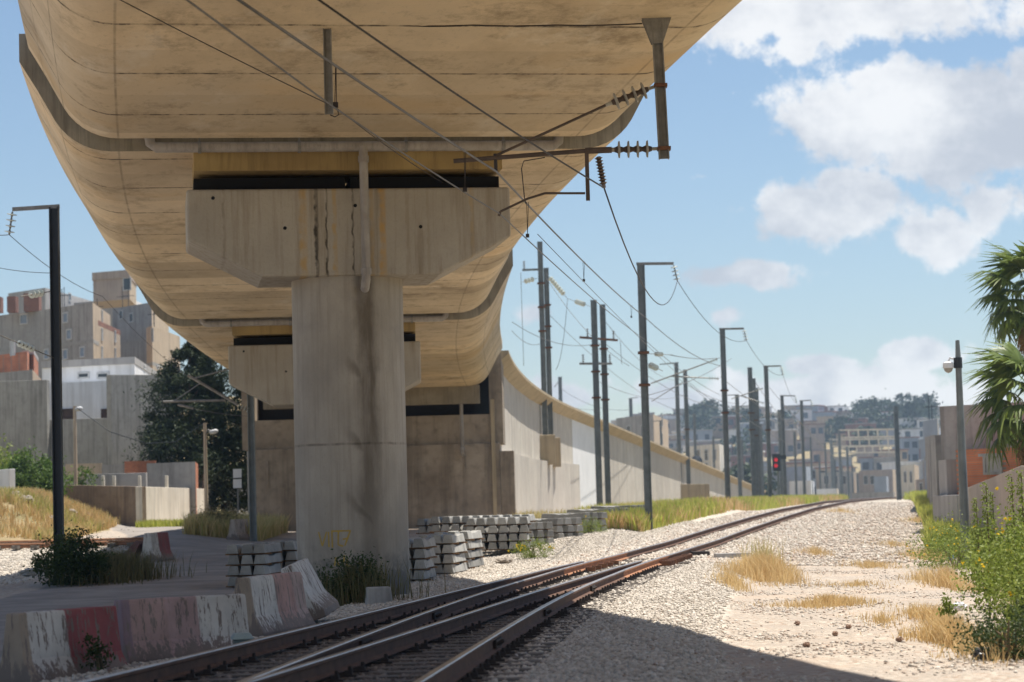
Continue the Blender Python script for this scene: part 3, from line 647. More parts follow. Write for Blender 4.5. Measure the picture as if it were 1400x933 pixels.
build('ramp_deck', sweep(lambda Y: [(-.62, ZW(Y) - .8), (-11.2, ZW(Y) - .8), (-11.2, ZW(Y) - 1.2), (-.62, ZW(Y) - 1.2)], list(np.arange(112, 334, 6)) + [334.2]), M_COPE, rw)
build('rear_wall', sweep(lambda Y: [(-11.25, base_z(Y)), (-11.8, base_z(Y)), (-11.8, ZW(Y) - .1), (-11.25, ZW(Y) - .1)], list(np.arange(112, 334, 6)) + [334.2]), M_RAMP, rw)

# ------------------------------------------------------------------ railway track
M_RAILTOP = mat('worn_rail_head', (.44, .40, .36), (.28, .23, .20), 3, .33, .03, metal=.6, stretch=(4, .3, 1))
M_RAILR = mat('rusty_rail', (.155, .082, .05), (.085, .05, .036), 5, .8, .15, fine=40, fine_amt=.3, metal=.1)
M_RAILO = mat('orange_rusty_rail', (.42, .20, .10), (.27, .13, .07), 5, .8, .15, fine=40, fine_amt=.3, metal=.1)
M_TIMB = mat('old_grey_sleeper', (.20, .175, .15), (.12, .105, .09), 2, .9, .3, fine=18, stretch=(.5, 3, 3))
M_CHAIR = mat('oily_iron', (.045, .035, .03), (.03, .025, .022), 8, .75, .1)
RP = [(-.07, 0), (.07, 0), (.07, .014), (.012, .034), (.010, .118), (.036, .130), (.036, .160), (.028, .170), (-.028, .170), (-.036, .160), (-.036, .130), (-.010, .118), (-.012, .034), (-.07, .014)]
def rail(name, xf, Y0, Y1, root, m_=None, side=1, step=1.5, base=.06, zf=None):
    Ys = list(np.arange(Y0, Y1, step)) + [Y1]; V = []; F_ = []; mi = []; n = len(RP)
    for Y in Ys:
        x = float(xf(Y)); dx = (float(xf(Y + .5)) - float(xf(Y - .5))); t_ = Vector((dx, 1, 0)).normalized(); r_ = Vector((t_.y, -t_.x, 0))
        zz = (zf or gbase)(Y) + .035 + base
        V += [Vector((x, Y, zz)) + r_ * a + Vector((0, 0, z)) for a, z in RP]
    for i in range(len(Ys) - 1):
        for k in range(n): F_.append((i * n + k, i * n + (k + 1) % n, (i + 1) * n + (k + 1) % n, (i + 1) * n + k)); mi.append(1 if k in (6, 7, 8) else 0)
    F_.append(tuple(range(n - 1, -1, -1))); F_.append(tuple(range(len(V) - n, len(V)))); mi += [0, 0]
    m = MB(); m.v = [tuple(v) for v in V]; m.f = F_; m.mi = mi
    return build(name, m, [m_ or M_RAILR, M_RAILTOP], root)
G = .753
def offs(f, s):
    def g(Y):
        d = (float(f(Y + .5)) - float(f(Y - .5))); return float(f(Y)) + s * G * math.sqrt(1 + d * d)
    return g
R1, R3 = offs(XL, -1), offs(XL, 1); R2, R4 = offs(XR, -1), offs(XR, 1)
tk = thing('railway_turnout', 'rusty railway turnout of four rails merging into one track in the shade of the viaduct', 'railway track', (float(XR(14)), 14, 0))
rail('rail', R1, 9, 58.5, tk)
rail('rail', R2, 9, 53, tk)
rail('rail', R3, 9, 57.5, tk)
rail('rail', R4, 9, 50.5, tk)
q = rail('switch_rail', R2, 53.01, 66, tk, M_RAILO); q['label'] = 'orange rusty sunlit rail'
q = rail('switch_rail', R4, 50.51, 62, tk, M_RAILO); q['label'] = 'orange rusty sunlit rail'
cm = MB()
Ysl = np.arange(14.2, 61, .62)
for Y in Ysl:
    xa = float(XL(Y)) - 1.25; xb = float(XR(Y)) + 1.28; ang = math.atan(.11); zz = gbase(Y) + .035
    m = MB().obox((xa, Y - .12 - (xb - xa) * .05, zz - .12), (xb - xa, -(xb - xa) * .11, 0), (.026, .24, 0), (0, 0, .145))
    s = build('sleeper', m, M_TIMB, tk)
    for f in (R1, R2, R3, R4):
        if random.random() < .28: continue
        x = f(Y) ; m = MB(); yk = Y - (x - xa) * .11 - .05 * (xb - xa)
        m.box((x, yk, zz + .03), (.36, .16, .03))
        for sg in (-1, 1):
            m.box((x + sg * .10, yk, zz + .06), (.09, .10, .05), 0, .75); m.lathe((x + sg * .115, yk, zz + .07), (0, 0, 1), [(0, .022), (.055, .018)], 6)
        build('rail_fastening', m, M_CHAIR, s)
for f, Y in ((R4, 33.6), (R2, 33.5), (R4, 26.2), (R2, 26.8), (R4, 43.0)):
    m = MB()
    for sg in (-1, 1):
        x0 = f(Y - .35) + sg * .035; x1 = f(Y + .35) + sg * .035; m.bar((x0, Y - .35, gbase(Y) + .175), (x1, Y + .35, gbase(Y) + .175), .03, .085)
        for k in (-.25, -.08, .08, .25): m.lathe((f(Y + k) + sg * .045, Y + k, gbase(Y) + .175), (sg, 0, 0), [(0, .02), (.035, .02)], 6)
    build('fishplate', m, M_CHAIR, tk)
tk2 = thing('railway_track', 'single sunlit railway track curving away into the distance beyond the turnout', 'railway track', (float(XR(66)), 66, .1))
rail('rail', R2, 66.01, 250, tk2, M_RAILR, step=3); rail('rail', R4, 62.01, 250, tk2, M_RAILR, step=3)
for Y in np.arange(61.6, 66, .62):
    m = MB().obox((float(XR(Y)) - 1.3, Y, gbase(Y) + .035 - .12), (2.6, -.28, 0), (.026, .24, 0), (0, 0, .165)); build('sleeper', m, M_TIMB, tk2)
m = MB()
q = MB()
for i, Y in enumerate(np.arange(59.6, 65.6, .42)):      # slide chairs of the switch point
    mm = MB().box((R4(Y) + .17, Y, gbase(Y) + .12), (.30, .13, .12), -.1); build('slide_chair', mm, M_RUST, tk2)
    if i % 3 == 0: mm = MB().box((R2(Y - 3) + .2, Y - 3, gbase(Y - 3) + .12), (.22, .16, .10), -.1); build('slide_chair', mm, M_RUST, tk2)
# siding at the far left
sd = thing('railway_track', 'old rusty siding half hidden in dry grass at the left edge', 'railway track', (-20, 91, .9))
def zsd(X, Y): return Hz(X, Y)
for dy in (-.75, .75):
    pts = [(x, 90.6 + dy + .035 * x + .0, Hz(x, 90.6 + dy) + .09) for x in np.arange(-40, -13.2, 1.2)]
    m = MB().tube(pts, .06, 6); V = m
    m2 = MB()
    for a, b_ in zip(pts[:-1], pts[1:]): pass
    m2.tube([(x, y, z + .06) for x, y, z in pts], .04, 6); m2.tube([(x, y, z - .03) for x, y, z in pts], .05, 6)
    build('rail', m2, M_RAILO, sd)
for x in np.arange(-38, -13.5, .7):
    m = MB().box((x, 90.6 + .035 * x, Hz(x, 90.6) + .0), (.24, 2.5, .12)); build('sleeper', m, M_TIMB, sd)

# ------------------------------------------------------------------ road barriers
M_BARR = {}
def barrier_mat(name, bands):
    """painted concrete: bands = [(x position, colour)] along the barrier, chipped."""
    m = bpy.data.materials.new(name); m.use_nodes = True; t = m.node_tree; b = t.nodes['Principled BSDF']; l = t.links.new; b.inputs['Roughness'].default_value = .8
    tcn = N(t, 'ShaderNodeTexCoord'); sp = N(t, 'ShaderNodeSeparateXYZ'); l(tcn.outputs['Object'], sp.inputs[0])
    ns = N(t, 'ShaderNodeTexNoise'); ns.inputs['Scale'].default_value = 4; ns.inputs['Detail'].default_value = 9; ns.inputs['Roughness'].default_value = .7; l(tcn.outputs['Object'], ns.inputs['Vector'])
    xx = math_(t, 'ADD', sp.outputs[0], math_(t, 'MULTIPLY', math_(t, 'SUBTRACT', ns.outputs['Fac'], .5), .10))
    rp = N(t, 'ShaderNodeValToRGB'); rp.color_ramp.interpolation = 'LINEAR'; e = rp.color_ramp.elements
    pts = []
    for i, (x, c) in enumerate(bands):
        if i: pts.append((max(0, (x + 1.2) / 2.4 - .004), bands[i - 1][1]))
        pts.append((min(1, max(0, (x + 1.2) / 2.4 + .004)), c))
    while len(e) < len(pts): e.new(.5)
    for i, (x, c) in enumerate(pts): e[i].position = x; e[i].color = (*c, 1)
    l(math_(t, 'DIVIDE', math_(t, 'ADD', xx, 1.2), 2.4), rp.inputs[0])
    mp = N(t, 'ShaderNodeMapping'); mp.inputs['Scale'].default_value = (3, 3, .5); l(tcn.outputs['Object'], mp.inputs[0])
    n2 = N(t, 'ShaderNodeTexNoise'); n2.inputs['Scale'].default_value = 5; n2.inputs['Detail'].default_value = 12; n2.inputs['Roughness'].default_value = .78; l(mp.outputs[0], n2.inputs['Vector'])
    low = N(t, 'ShaderNodeMapRange'); low.inputs[1].default_value = .32; low.inputs[2].default_value = .0; low.inputs[4].default_value = .22; l(sp.outputs[2], low.inputs[0])
    r = N(t, 'ShaderNodeMapRange'); r.inputs[1].default_value = .53; r.inputs[2].default_value = .56; l(math_(t, 'ADD', n2.outputs['Fac'], low.outputs[0]), r.inputs[0])
    mx = N(t, 'ShaderNodeMix', data_type='RGBA'); l(r.outputs[0], mx.inputs[0]); l(rp.outputs[0], mx.inputs[6]); mx.inputs[7].default_value = (.20, .16, .135, 1)
    n3 = N(t, 'ShaderNodeTexNoise'); n3.inputs['Scale'].default_value = 2.2; n3.inputs['Detail'].default_value = 7; l(tcn.outputs['Object'], n3.inputs['Vector'])
    hs = N(t, 'ShaderNodeHueSaturation'); l(mx.outputs[2], hs.inputs['Color']); r3 = N(t, 'ShaderNodeMapRange'); r3.inputs[1].default_value = .3; r3.inputs[2].default_value = .7; r3.inputs[3].default_value = .72; r3.inputs[4].default_value = 1.1; l(n3.outputs['Fac'], r3.inputs[0]); l(r3.outputs[0], hs.inputs['Value'])
    l(hs.outputs[0], b.inputs['Base Color'])
    bp = N(t, 'ShaderNodeBump'); bp.inputs['Strength'].default_value = .4; bp.inputs['Distance'].default_value = .02; l(n2.outputs['Fac'], bp.inputs['Height']); l(bp.outputs[0], b.inputs['Normal'])
    return m
WH, RD, PK, PU, CO, DU = (.58, .55, .50), (.28, .07, .07), (.40, .265, .235), (.24, .17, .19), (.33, .265, .20), (.42, .35, .29)
JP = [(-.28, 0), (.28, 0), (.28, .09), (.16, .30), (.10, .70), (.085, .76), (-.085, .76), (-.10, .70), (-.16, .30), (-.28, .09)]
def barrier(label, p0, p1, m, h=.74, sink=.03, tilt=None, crack=None):
    """p0, p1 ground points of the two ends."""
    p0, p1 = Vector(p0), Vector(p1); d = p1 - p0; ln = d.length; ang = math.atan2(d.y, d.x); k = h / .76
    nseg = 14; V = []; n = len(JP); F_ = []
    rs = random.Random(int(ln * 1000) + len(label))
    for i in range(nseg + 1):
        x = -ln / 2 + ln * i / nseg
        for a, z in JP:
            j = 1 if 0 < i < nseg else .6
            V.append((x + rs.uniform(-.004, .004), a * k * .92 + rs.uniform(-.006, .006) * j, z * k + rs.uniform(-.007, .007) * j))
    for i in range(nseg):
        for q in range(n): F_.append((i * n + q, (i + 1) * n + q, (i + 1) * n + (q + 1) % n, i * n + (q + 1) % n))
    F_.append(tuple(range(n))); F_.append(tuple(range(len(V) - 1, len(V) - n - 1, -1)))
    mb = MB().add(V, F_)
    o_ = build('road_barrier', mb, m, bevel=.018); o_.modifiers['bevel'].angle_limit = R_(50)
    c = (p0 + p1) / 2; o_.location = (c.x, c.y, min(Hz(p0.x, p0.y), Hz(p1.x, p1.y)) - sink); o_.rotation_euler = (0, 0, ang)
    if tilt: o_.rotation_euler = (tilt[0], tilt[1], ang); o_.location.z += tilt[2]
    tag(o_, label, 'road barrier', 'concrete road barriers'); return o_
def GP(x, y):
    a, b = ray(x, y); best = None
    for Y in np.arange(12, 300, .1):
        if CZ + b * Y <= Hz(a * Y, Y): return Vector((a * Y, Y, Hz(a * Y, Y)))
    return Vector((a * 200, 200, 1.5))
barrier('leftmost concrete barrier with a bare end, white and bright red paint', (-5.28, 25.3, 0), (-4.50, 26.75, 0), barrier_mat('barrier_paint_red', [(-1.2, CO), (-.70, WH), (-.08, RD)]), .80)
barrier('long faded pinkish and white concrete barrier beside the rail', (-4.50, 27.2, 0), (-3.22, 28.25, 0), barrier_mat('barrier_paint_faded', [(-1.2, PU), (-.72, PK), (-.25, (.42, .285, .265)), (.16, WH)]), .76)
barrier('white and pink concrete barrier seen end on, left of the tilted block', (-3.60, 31.6, 0), (-3.12, 34.0, 0), barrier_mat('barrier_paint_pink', [(-1.2, CO), (-1.16, WH), (-.15, (.45, .27, .23)), (.7, (.44, .32, .28))]), .82)
barrier('white barrier block tilted over against the pier weeds', (-3.03, 34.7, 0), (-2.93, 36.1, 0), barrier_mat('barrier_paint_white', [(-1.2, (.58, .56, .53)), (1.0, WH)]), .86, tilt=(R_(-19), R_(-3), .10))
pb = GP(204, 768)
barrier('white and dark red barrier standing alone at the road edge', pb + Vector((-.05, 0, 0)), pb + Vector((.28, 1.7, 0)), barrier_mat('barrier_paint_dark_red', [(-1.2, WH), (-.2, RD)]), .95)
barrier('dark red barrier lying on its side in dry grass by the road', pb + Vector((-.85, .3, 0)), pb + Vector((-.38, 1.8, 0)), barrier_mat('barrier_paint_maroon', [(-1.2, (.13, .06, .055)), (.7, RD)]), .8, tilt=(R_(38), 0, .05))
pb = GP(318, 738)
barrier('small pinkish barrier stub at the foot of the abutment bank', pb, pb + Vector((.4, 1.2, 0)), barrier_mat('barrier_paint_stub', [(-1.2, DU), (.6, PK)]), .85)

# ------------------------------------------------------------------ stacked concrete sleepers
M_SLP = mat('sleeper_concrete', (.37, .36, .33), (.24, .232, .21), 2.5, .85, .15, fine=25, fine_amt=.3, rnd=.5)
M_BATT = mat('timber_batten', (.28, .16, .08), (.18, .105, .055), 3, .85, .2)
mb = MB()
secs = [(-1.2, .21, 1), (-.95, .21, 1), (-.60, .20, .96), (-.25, .165, .86), (.25, .165, .86), (.60, .20, .96), (.95, .21, 1), (1.2, .21, 1)]
n = 4; V = []
for x, hh, wd in secs: V += [(-.145 * wd, x, 0), (.145 * wd, x, 0), (.098 * wd, x, hh), (-.098 * wd, x, hh)]
F_ = []
for i in range(len(secs) - 1):
    for q in range(4): F_.append((i * 4 + q, i * 4 + (q + 1) % 4, (i + 1) * 4 + (q + 1) % 4, (i + 1) * 4 + q))
F_ += [(3, 2, 1, 0), tuple(range(len(V) - 4, len(V)))]
slp0 = build('concrete_sleeper', mb.add(V, F_), M_SLP, bevel=.012)
bat0 = build('timber_batten', MB().box((0, 0, .0175), (1, .07, .035)), M_BATT)
used = [0, 0]
rsl = random.Random(4)
def stack(label, blabel, X0, Y0, head, nw, nl, pitch=.318, z0=None, skip_front=0, zlift=.04, top_only=0):
    """X0, Y0: near right bottom corner; rows run to the left; head: direction of the sleepers."""
    h = R_(head); ax = Vector((math.sin(h), math.cos(h), 0)); rt_ = Vector((math.cos(h), -math.sin(h), 0)); base = Vector((X0, Y0, 0)); lay = .247
    zb_ = (Hz(X0 + ax.x * 1.2, Y0 + ax.y * 1.2) if z0 is None else z0) + zlift
    for j in range(nl):
        if top_only and j < nl - top_only: continue
        for i in range(nw):
            c = base + ax * (1.2 + rsl.uniform(-.06, .06)) - rt_ * (.16 + pitch * i + rsl.uniform(-.008, .008))
            o_ = slp0 if not used[0] else slp0.copy()
            if used[0]: COL.objects.link(o_)
            used[0] += 1
            o_.location = (c.x, c.y, zb_ + lay * j); o_.rotation_euler.z = -h + rsl.uniform(-.025, .025)
            tag(o_, label, 'railway sleeper', 'stacked concrete sleepers')
        for q in (.35, 2.05):
            c = base + ax * q - rt_ * (pitch * nw / 2)
            o_ = bat0 if not used[1] else bat0.copy()
            if used[1]: COL.objects.link(o_)
            used[1] += 1
            o_.location = (c.x, c.y, zb_ + lay * j - .036); o_.rotation_euler.z = -h; o_.scale.x = pitch * nw + .12
            tag(o_, blabel, 'timber batten', 'battens between the stacked sleepers')
bl = 'thin brown timber batten between layers of the '
stack('grey concrete sleeper in the shaded stack left of the front pier, behind the barriers', bl + 'stack behind the barriers', XA(363, 56), 56, 3, 3, 4)
stack('grey concrete sleeper in the shaded stack touching the left side of the front column', bl + 'stack left of the front column', XA(405, 58.6), 58.6, 3, 3, 4)
stack('concrete sleeper in the stack just right of the front column, half in shade', bl + 'stack just right of the front column', XA(581, 56.8), 56.8, 3.5, 3, 4)
stack('concrete sleeper in the second stack right of the column, its side in sun', bl + 'second stack right of the column', XA(620, 60.2), 60.2, 6, 3, 4)
stack('concrete sleeper in the third stack right of the column, narrow and sunlit', bl + 'third stack right of the column', XA(641, 63.8), 63.8, 8, 3, 4)
stack('concrete sleeper in the block of stacks with dark ends toward the rails', bl + 'block with dark ends', XA(722, 73), 73, 2, 6, 4)
stack('concrete sleeper on the sunlit stack deep behind the dark-ended block', bl + 'stack behind the dark-ended block', XA(726, 75.8), 75.8, 3, 10, 4, top_only=2)
stack('concrete sleeper on the farthest stack before the brown abutment', bl + 'farthest stack before the abutment', XA(728, 79), 79, 4, 12, 4, top_only=2)
X_, Y_ = XA(722, 73.6) + .5, 74.3
for i in range(5):
    hd = 344; stack('concrete sleeper with white sunlit end in the long row reaching toward the grass', bl + 'long row reaching toward the grass', X_ + .33 + i * 1.0, Y_ + 1.0 + i * 4.6, -38, 3, 3, pitch=.40)

# ------------------------------------------------------------------ overhead line under the viaduct
def discs(m, p, d, n, pitch, R, r=.022, mi=None):
    p, d = Vector(p), Vector(d).normalized(); prof = []
    for i in range(n):
        s = i * pitch; prof += [(s, r), (s + pitch * .34, r * 1.4), (s + pitch * .42, R), (s + pitch * .58, R * .93), (s + pitch * .64, r * 1.6)]
    prof.append((n * pitch, r)); k0 = len(m.mi); m.lathe(p, d, prof, 14)
    for i in range(len(prof) - 1):
        if i % 5 in (0, 4):
            for k in range(14): m.mi[k0 + i * 14 + k] = 1
    return p + d * (n * pitch)
YB = 36.3
hb = thing('hanging_bracket', 'straight steel bracket hanging from the soffit left of centre', 'hanging bracket', tuple(P(448, 28, YB)), 'steel brackets under the near span')
t0, b0_ = P(447, 28, YB), P(450, 156, YB)
m = MB()
for dx in (-.055, .055): m.bar(t0 + Vector((dx, 0, .03)), b0_ + Vector((dx, 0, 0)), .016, .12)
m.bar(t0 + Vector((0, 0, .03)), b0_, .11, .014); build('post', m, M_GALV, hb)
m = MB().box(tuple(t0 + Vector((0, 0, .02))), (.21, .24, .04)); build('base_plate', m, M_GALV, hb)
m = MB().tube([b0_ + Vector((.03, -.05, .12)), b0_ + Vector((.13, -.05, .06)), b0_ + Vector((.15, -.05, -.02)), b0_ + Vector((.09, -.05, -.05)), b0_ + Vector((.02, -.05, -.02))], .009, 6); build('wire_loop', m, M_WIRE, hb)
m = MB()
for dx in (.09, .115): m.tube([P(456 + dx * 30, 92, YB), b0_ + Vector((dx, 0, .17))], .007, 5)
m.box(tuple(b0_ + Vector((.1, 0, .14))), (.08, .06, .08)); build('clamp', m, M_WIRE, hb)
h2 = thing('hanging_bracket', 'long steel bracket with triangular top plate at the right edge of the soffit', 'hanging bracket', tuple(P(897, 20, YB)), 'steel brackets under the near span')
t1, b1 = P(897, 20, YB), P(908, 217, YB)
t1 = t1 + Vector((0, 0, .03))
m = MB()
for dx in (-.07, .07): m.bar(t1 + Vector((dx, 0, -.0)), b1 + Vector((dx, 0, 0)), .018, .15)
m.bar(t1, b1, .13, .016); build('post', m, M_GALV, h2)
m = MB()
for dy in (-.06, .06): m.prism([(-.25, 0), (.25, 0), (.085, -.46), (-.085, -.46)], t1 + Vector((0, dy - .007, -.02)), (1, 0, 0), (0, 0, 1), (0, .014, 0))
build('gusset', m, M_GALV, h2)
m = MB().box(tuple(t1 + Vector((0, 0, 0))), (.56, .34, .04)); build('base_plate', m, M_RUST, h2)
for y in (117, 203):
    m = MB().box(tuple(P(903 + (y - 117) * .055, y, YB)), (.20, .20, .05)); build('clamp_band', m, M_RUST, h2)
ct = thing('catenary_cantilever', 'insulated catenary cantilever reaching left from the long hanging bracket', 'cantilever', tuple(P(760, 212, YB)))
e1 = P(898, 117, YB); d1 = (P(832, 142, YB) - e1).normalized(); m = MB(); m.tube([e1, e1 + d1 * .14], .026, 8); q = discs(m, e1 + d1 * .14, d1, 4, .148, .135, .035); m.tube([q, q + d1 * .1], .03, 8); build('insulator', m, [M_CERAM, M_CANT], ct, smooth=True, autos=50)
m = MB().tube([q + d1 * .08, P(679, 212, YB)], .021, 8); build('stay_tube', m, M_CANT, ct, smooth=True, autos=50)
e2 = P(902, 203, YB); d2 = (P(842, 204.5, YB) - e2).normalized(); m = MB(); m.tube([e2, e2 + d2 * .12], .026, 8); q = discs(m, e2 + d2 * .12, d2, 4, .142, .132, .035); m.tube([q, q + d2 * .06], .035, 8); build('insulator', m, [M_CERAM, M_CANT], ct, smooth=True, autos=50)
m = MB().tube([q + d2 * .04, P(800, 206, YB)], .05, 10); m.tube([P(800, 206, YB), P(620, 220, YB)], .036, 10); build('main_tube', m, M_CANT, ct, smooth=True, autos=50)
m = MB().bar(P(802, 208, YB), P(804, 274, YB), .06, .05); build('drop_post', m, M_CANT, ct)
m = MB().tube([P(800, 264, YB), P(745, 264, YB), P(720, 272, YB), P(684, 289, YB)], .018, 8); m.tube([P(684, 289, YB), P(682, 295, YB - .0)], .022, 6); build('steady_arm', m, M_CANT, ct, smooth=True, autos=50)
m = MB().tube([P(677, 210, YB), P(678, 233, YB)], .028, 6); build('messenger_clamp', m, M_WIRE, ct)
m = MB()
m.tube([P(745, 215, YB), P(716, 220, YB), P(713, 230, YB), P(717, 270, YB), P(719, 278, YB)], .008, 6); build('jumper_loop', m, M_WIRE, ct)
e3 = P(818, 214, YB); d3 = (P(826, 257, YB) - e3).normalized(); m = MB(); q3 = discs(m, e3, d3, 9, .048, .062, .03); m.tube([q3, q3 + d3 * .05], .03, 8); build('feeder_insulator', m, [M_PORC, M_CANT], ct, smooth=True, autos=50)
FE = q3 + d3 * .05

def wire(label, pts, r=.008, m_=None, sag=0, sub=10, group='overhead wires of the railway', name='overhead_wire', cat='wire'):
    pts = [Vector(p) for p in pts]; out_ = []
    sags = sag if isinstance(sag, (list, tuple)) else [sag] * (len(pts) - 1)
    for i in range(len(pts) - 1):
        for k in range(sub):
            f = k / sub; p = pts[i].lerp(pts[i + 1], f); out_.append(p - Vector((0, 0, 4 * sags[i] * f * (1 - f))))
    out_.append(pts[-1]); mb_ = MB().tube(out_, r, 5)
    o_ = build(name, mb_, m_ or M_WIRE, smooth=True, loc=tuple(pts[0])); return tag(o_, label, cat, group)

# ------------------------------------------------------------------ catenary masts
def mast(label, px, py, Y, wd=.26, arm=None, ins=True, m_=None, zb=None, canti=None, group='catenary masts along the track', plates=0, loc_z=None, armm=None):
    top = P(px, py, Y); zb = (Hz(top.x, Y) if zb is None else zb) - .15
    root = thing('catenary_mast', label, 'mast', (top.x, Y, zb), group); m_ = m_ or M_POLE
    m = MB(); hgt = top.z - zb
    for sg in (-1, 1): m.box((top.x + sg * wd * .44, Y, zb + hgt / 2), (wd * .12, wd, hgt))
    m.box((top.x, Y, zb + hgt / 2), (wd * .76, wd * .10, hgt)); build('post', m, m_, root)
    res = {'root': root, 'top': top}
    if arm:
        tip = P(arm[0], arm[1], Y); m = MB().bar(Vector((top.x - wd * .6 * (1 if tip.x > top.x else -1), Y, top.z + .02)), tip, .07, .10); build('top_arm', m, armm or M_GALV, root); res['tip'] = tip
        if ins:
            dv = Vector((.22, .25, -1)) if tip.x > top.x else Vector((-.18, .1, -1)); m = MB(); q = discs(m, tip - Vector((0, 0, .06)), dv, 4, .15, .13, .02); build('insulator', m, [M_GLASS, M_GALV], root, smooth=True, autos=50); res['ins'] = q
    for f in range(plates):
        z = zb + hgt * (.55 + .12 * f); m = MB().box((top.x, Y, z), (wd * 1.5, wd * 1.3, .09)); build('clamp_band', m, M_RUST, root)
    if canti:      # (tip px, tip py, root py)
        tip = P(canti[0], canti[1], Y); rt0 = P(px, canti[2], Y); rt0.x = top.x + (-.15 if tip.x < top.x else .15)
        d = (tip - rt0); m = MB(); a = rt0 + d * .04; q = discs(m, a, d, 4, .14, .10, .02); build('insulator', m, [M_GLASS, M_GALV], root, smooth=True, autos=50)
        m = MB().tube([q, tip], .035, 6); build('cantilever_tube', m, M_GALV, root)
        low = rt0 - Vector((0, 0, 1.1)); e = rt0 + d * .72; d2_ = e - low; m = MB(); q = discs(m, low + d2_ * .04, d2_, 4, .14, .10, .02); build('insulator', m, [M_GLASS, M_GALV], root, smooth=True, autos=50)
        m = MB().tube([q, e], .035, 6); build('cantilever_strut', m, M_GALV, root)
        m = MB().tube([rt0 + d * .55 - Vector((0, 0, .55)), tip - Vector((0, 0, .95))], .022, 6); build('steady_arm', m, M_GALV, root); res['ctip'] = tip
    return res
ml = mast('dark painted mast with a left-pointing top arm, in front of the hillside houses', 74, 283, 62, .235, (17, 286), True, M_DARKST, zb=0)
m1 = mast('nearest dark mast of the right-hand row, at the edge of the green strip', 876, 361, 88.7, .27, (921, 360), True, plates=2)
m2 = mast('second mast of the right-hand row, a cantilever slanting down to its left', 987.5, 450, 127.7, .27, (1017, 449), True, canti=(890, 524, 489), plates=2)
m3 = mast('third mast of the right-hand row, thin top arm and cantilever', 1047, 501, 168, .28, (1068, 500), True, canti=(1000, 545, 530), plates=1)
m4 = mast('fourth mast of the right-hand row, left of the red signal post', 1069, 541, 216, .28, (1087, 541), True, canti=(1035, 572, 563))
m5 = mast('fifth and farthest armed mast of the right-hand row, before the hazy hill', 1095.5, 548, 238, .28, (1109, 547), True, canti=(1061, 592, 560))
tw = 'paired anchor masts by the ramp wall'
p1a = mast('taller left mast of the pair standing on brackets of the ramp wall', 738, 330, 139, .30, None, zb=5.6, group=tw, plates=3)
p1b = mast('shorter right mast of the pair standing on brackets of the ramp wall', 746.5, 366, 141.5, .30, None, zb=5.4, group=tw, plates=3)
p2a = mast('thick left mast of the pair standing behind the long sleeper row', 811.5, 410, 134, .34, None, group=tw, plates=3)
p2b = mast('right mast of the pair standing behind the long sleeper row', 823.5, 416, 136, .32, None, group=tw, plates=3)
p3a = mast('left mast of the far pair standing on wall blocks, with a small top arm', 924.5, 496, 222, .36, (902, 498), False, zb=1.9, group=tw)
p3b = mast('right mast of the far pair standing on wall blocks', 936.5, 505, 224, .36, None, zb=1.9, group=tw, plates=1)
mast('broad grey mast of the close far group left of the third armed mast', 1025, 502, 200, .36, None, group='far group of grey masts', plates=2)
mast('middle grey mast of the close far group left of the third armed mast', 1030, 517, 205, .34, None, group='far group of grey masts', plates=2)
mast('thinnest grey mast of the close far group left of the third armed mast', 1034.5, 530, 215, .28, None, group='far group of grey masts')
mast('thin distant mast rising above the ramp wall between the two wall pairs', 765.5, 515, 330, .5, (758, 529), False, zb=2)
mast('thin distant mast rising left of the nearest right-hand mast', 862, 545, 300, .42, (872, 543), False, zb=2)
mast('thin distant mast with a left arm between second and third armed masts', 1007.5, 540, 262, .40, (995, 540), False, zb=1.5)
mast('lone grey concrete mast right of the track below the dark trees', 1224.5, 555, 200, .36, None, ins=False)
for i, (px, py, Y, lb) in enumerate([(949, 565, 300, 'black far post by the dark round signal head above the wall'), (1141, 628, 380, 'small far post left of the pale road end'), (1150, 631, 385, 'small far post before the white sheds, right one of two'), (1158, 610, 390, 'slim far post under the lattice beams'), (1065, 560, 250, 'thin dark post right behind the red signal')]):
    mast(lb, px, py, Y, .32, None, ins=False, group='small far posts')
for i, (px, py, Y) in enumerate([(1086, 590, 300), (1108, 598, 330), (1120, 622, 360), (1128, 606, 345), (1148, 640, 400), (1165, 636, 410), (1172, 648, 420), (1040, 580, 280), (1014, 600, 320), (903, 575, 290), (975, 596, 310)]):
    mast('slender far mast among the wires beyond the red signal', px, py, Y, .26, (px - 12, py + 1) if i % 2 else None, False, zb=1.4, group='slender far masts')
# concrete blocks carrying the wall pairs
for k, (Y, xo) in enumerate([(139, None), (141.5, None)]):
    tp = (p1a, p1b)[k]['top']; m = MB().box((tp.x + .05, Y, 4.95 - .1 * k), (1.0, 1.1, 1.7)); o_ = build('mast_bracket_block', m, M_COPE, loc=(tp.x, Y, 4), bevel=.03)
    tag(o_, ('left' if not k else 'right') + ' concrete block on the ramp wall under the tall mast pair', 'concrete block', 'mast blocks on the ramp wall')
for k, (r_, Y) in enumerate(((p3a, 222), (p3b, 224))):
    m = MB().box((r_['top'].x + .9, Y, 2.3), (1.9, 1.6, 2.3)); o_ = build('mast_bracket_block', m, M_COPE, loc=(r_['top'].x, Y, 1.5), bevel=.03)
    tag(o_, ('left' if not k else 'right') + ' concrete block at the foot of the far mast pair', 'concrete block', 'mast blocks on the ramp wall')
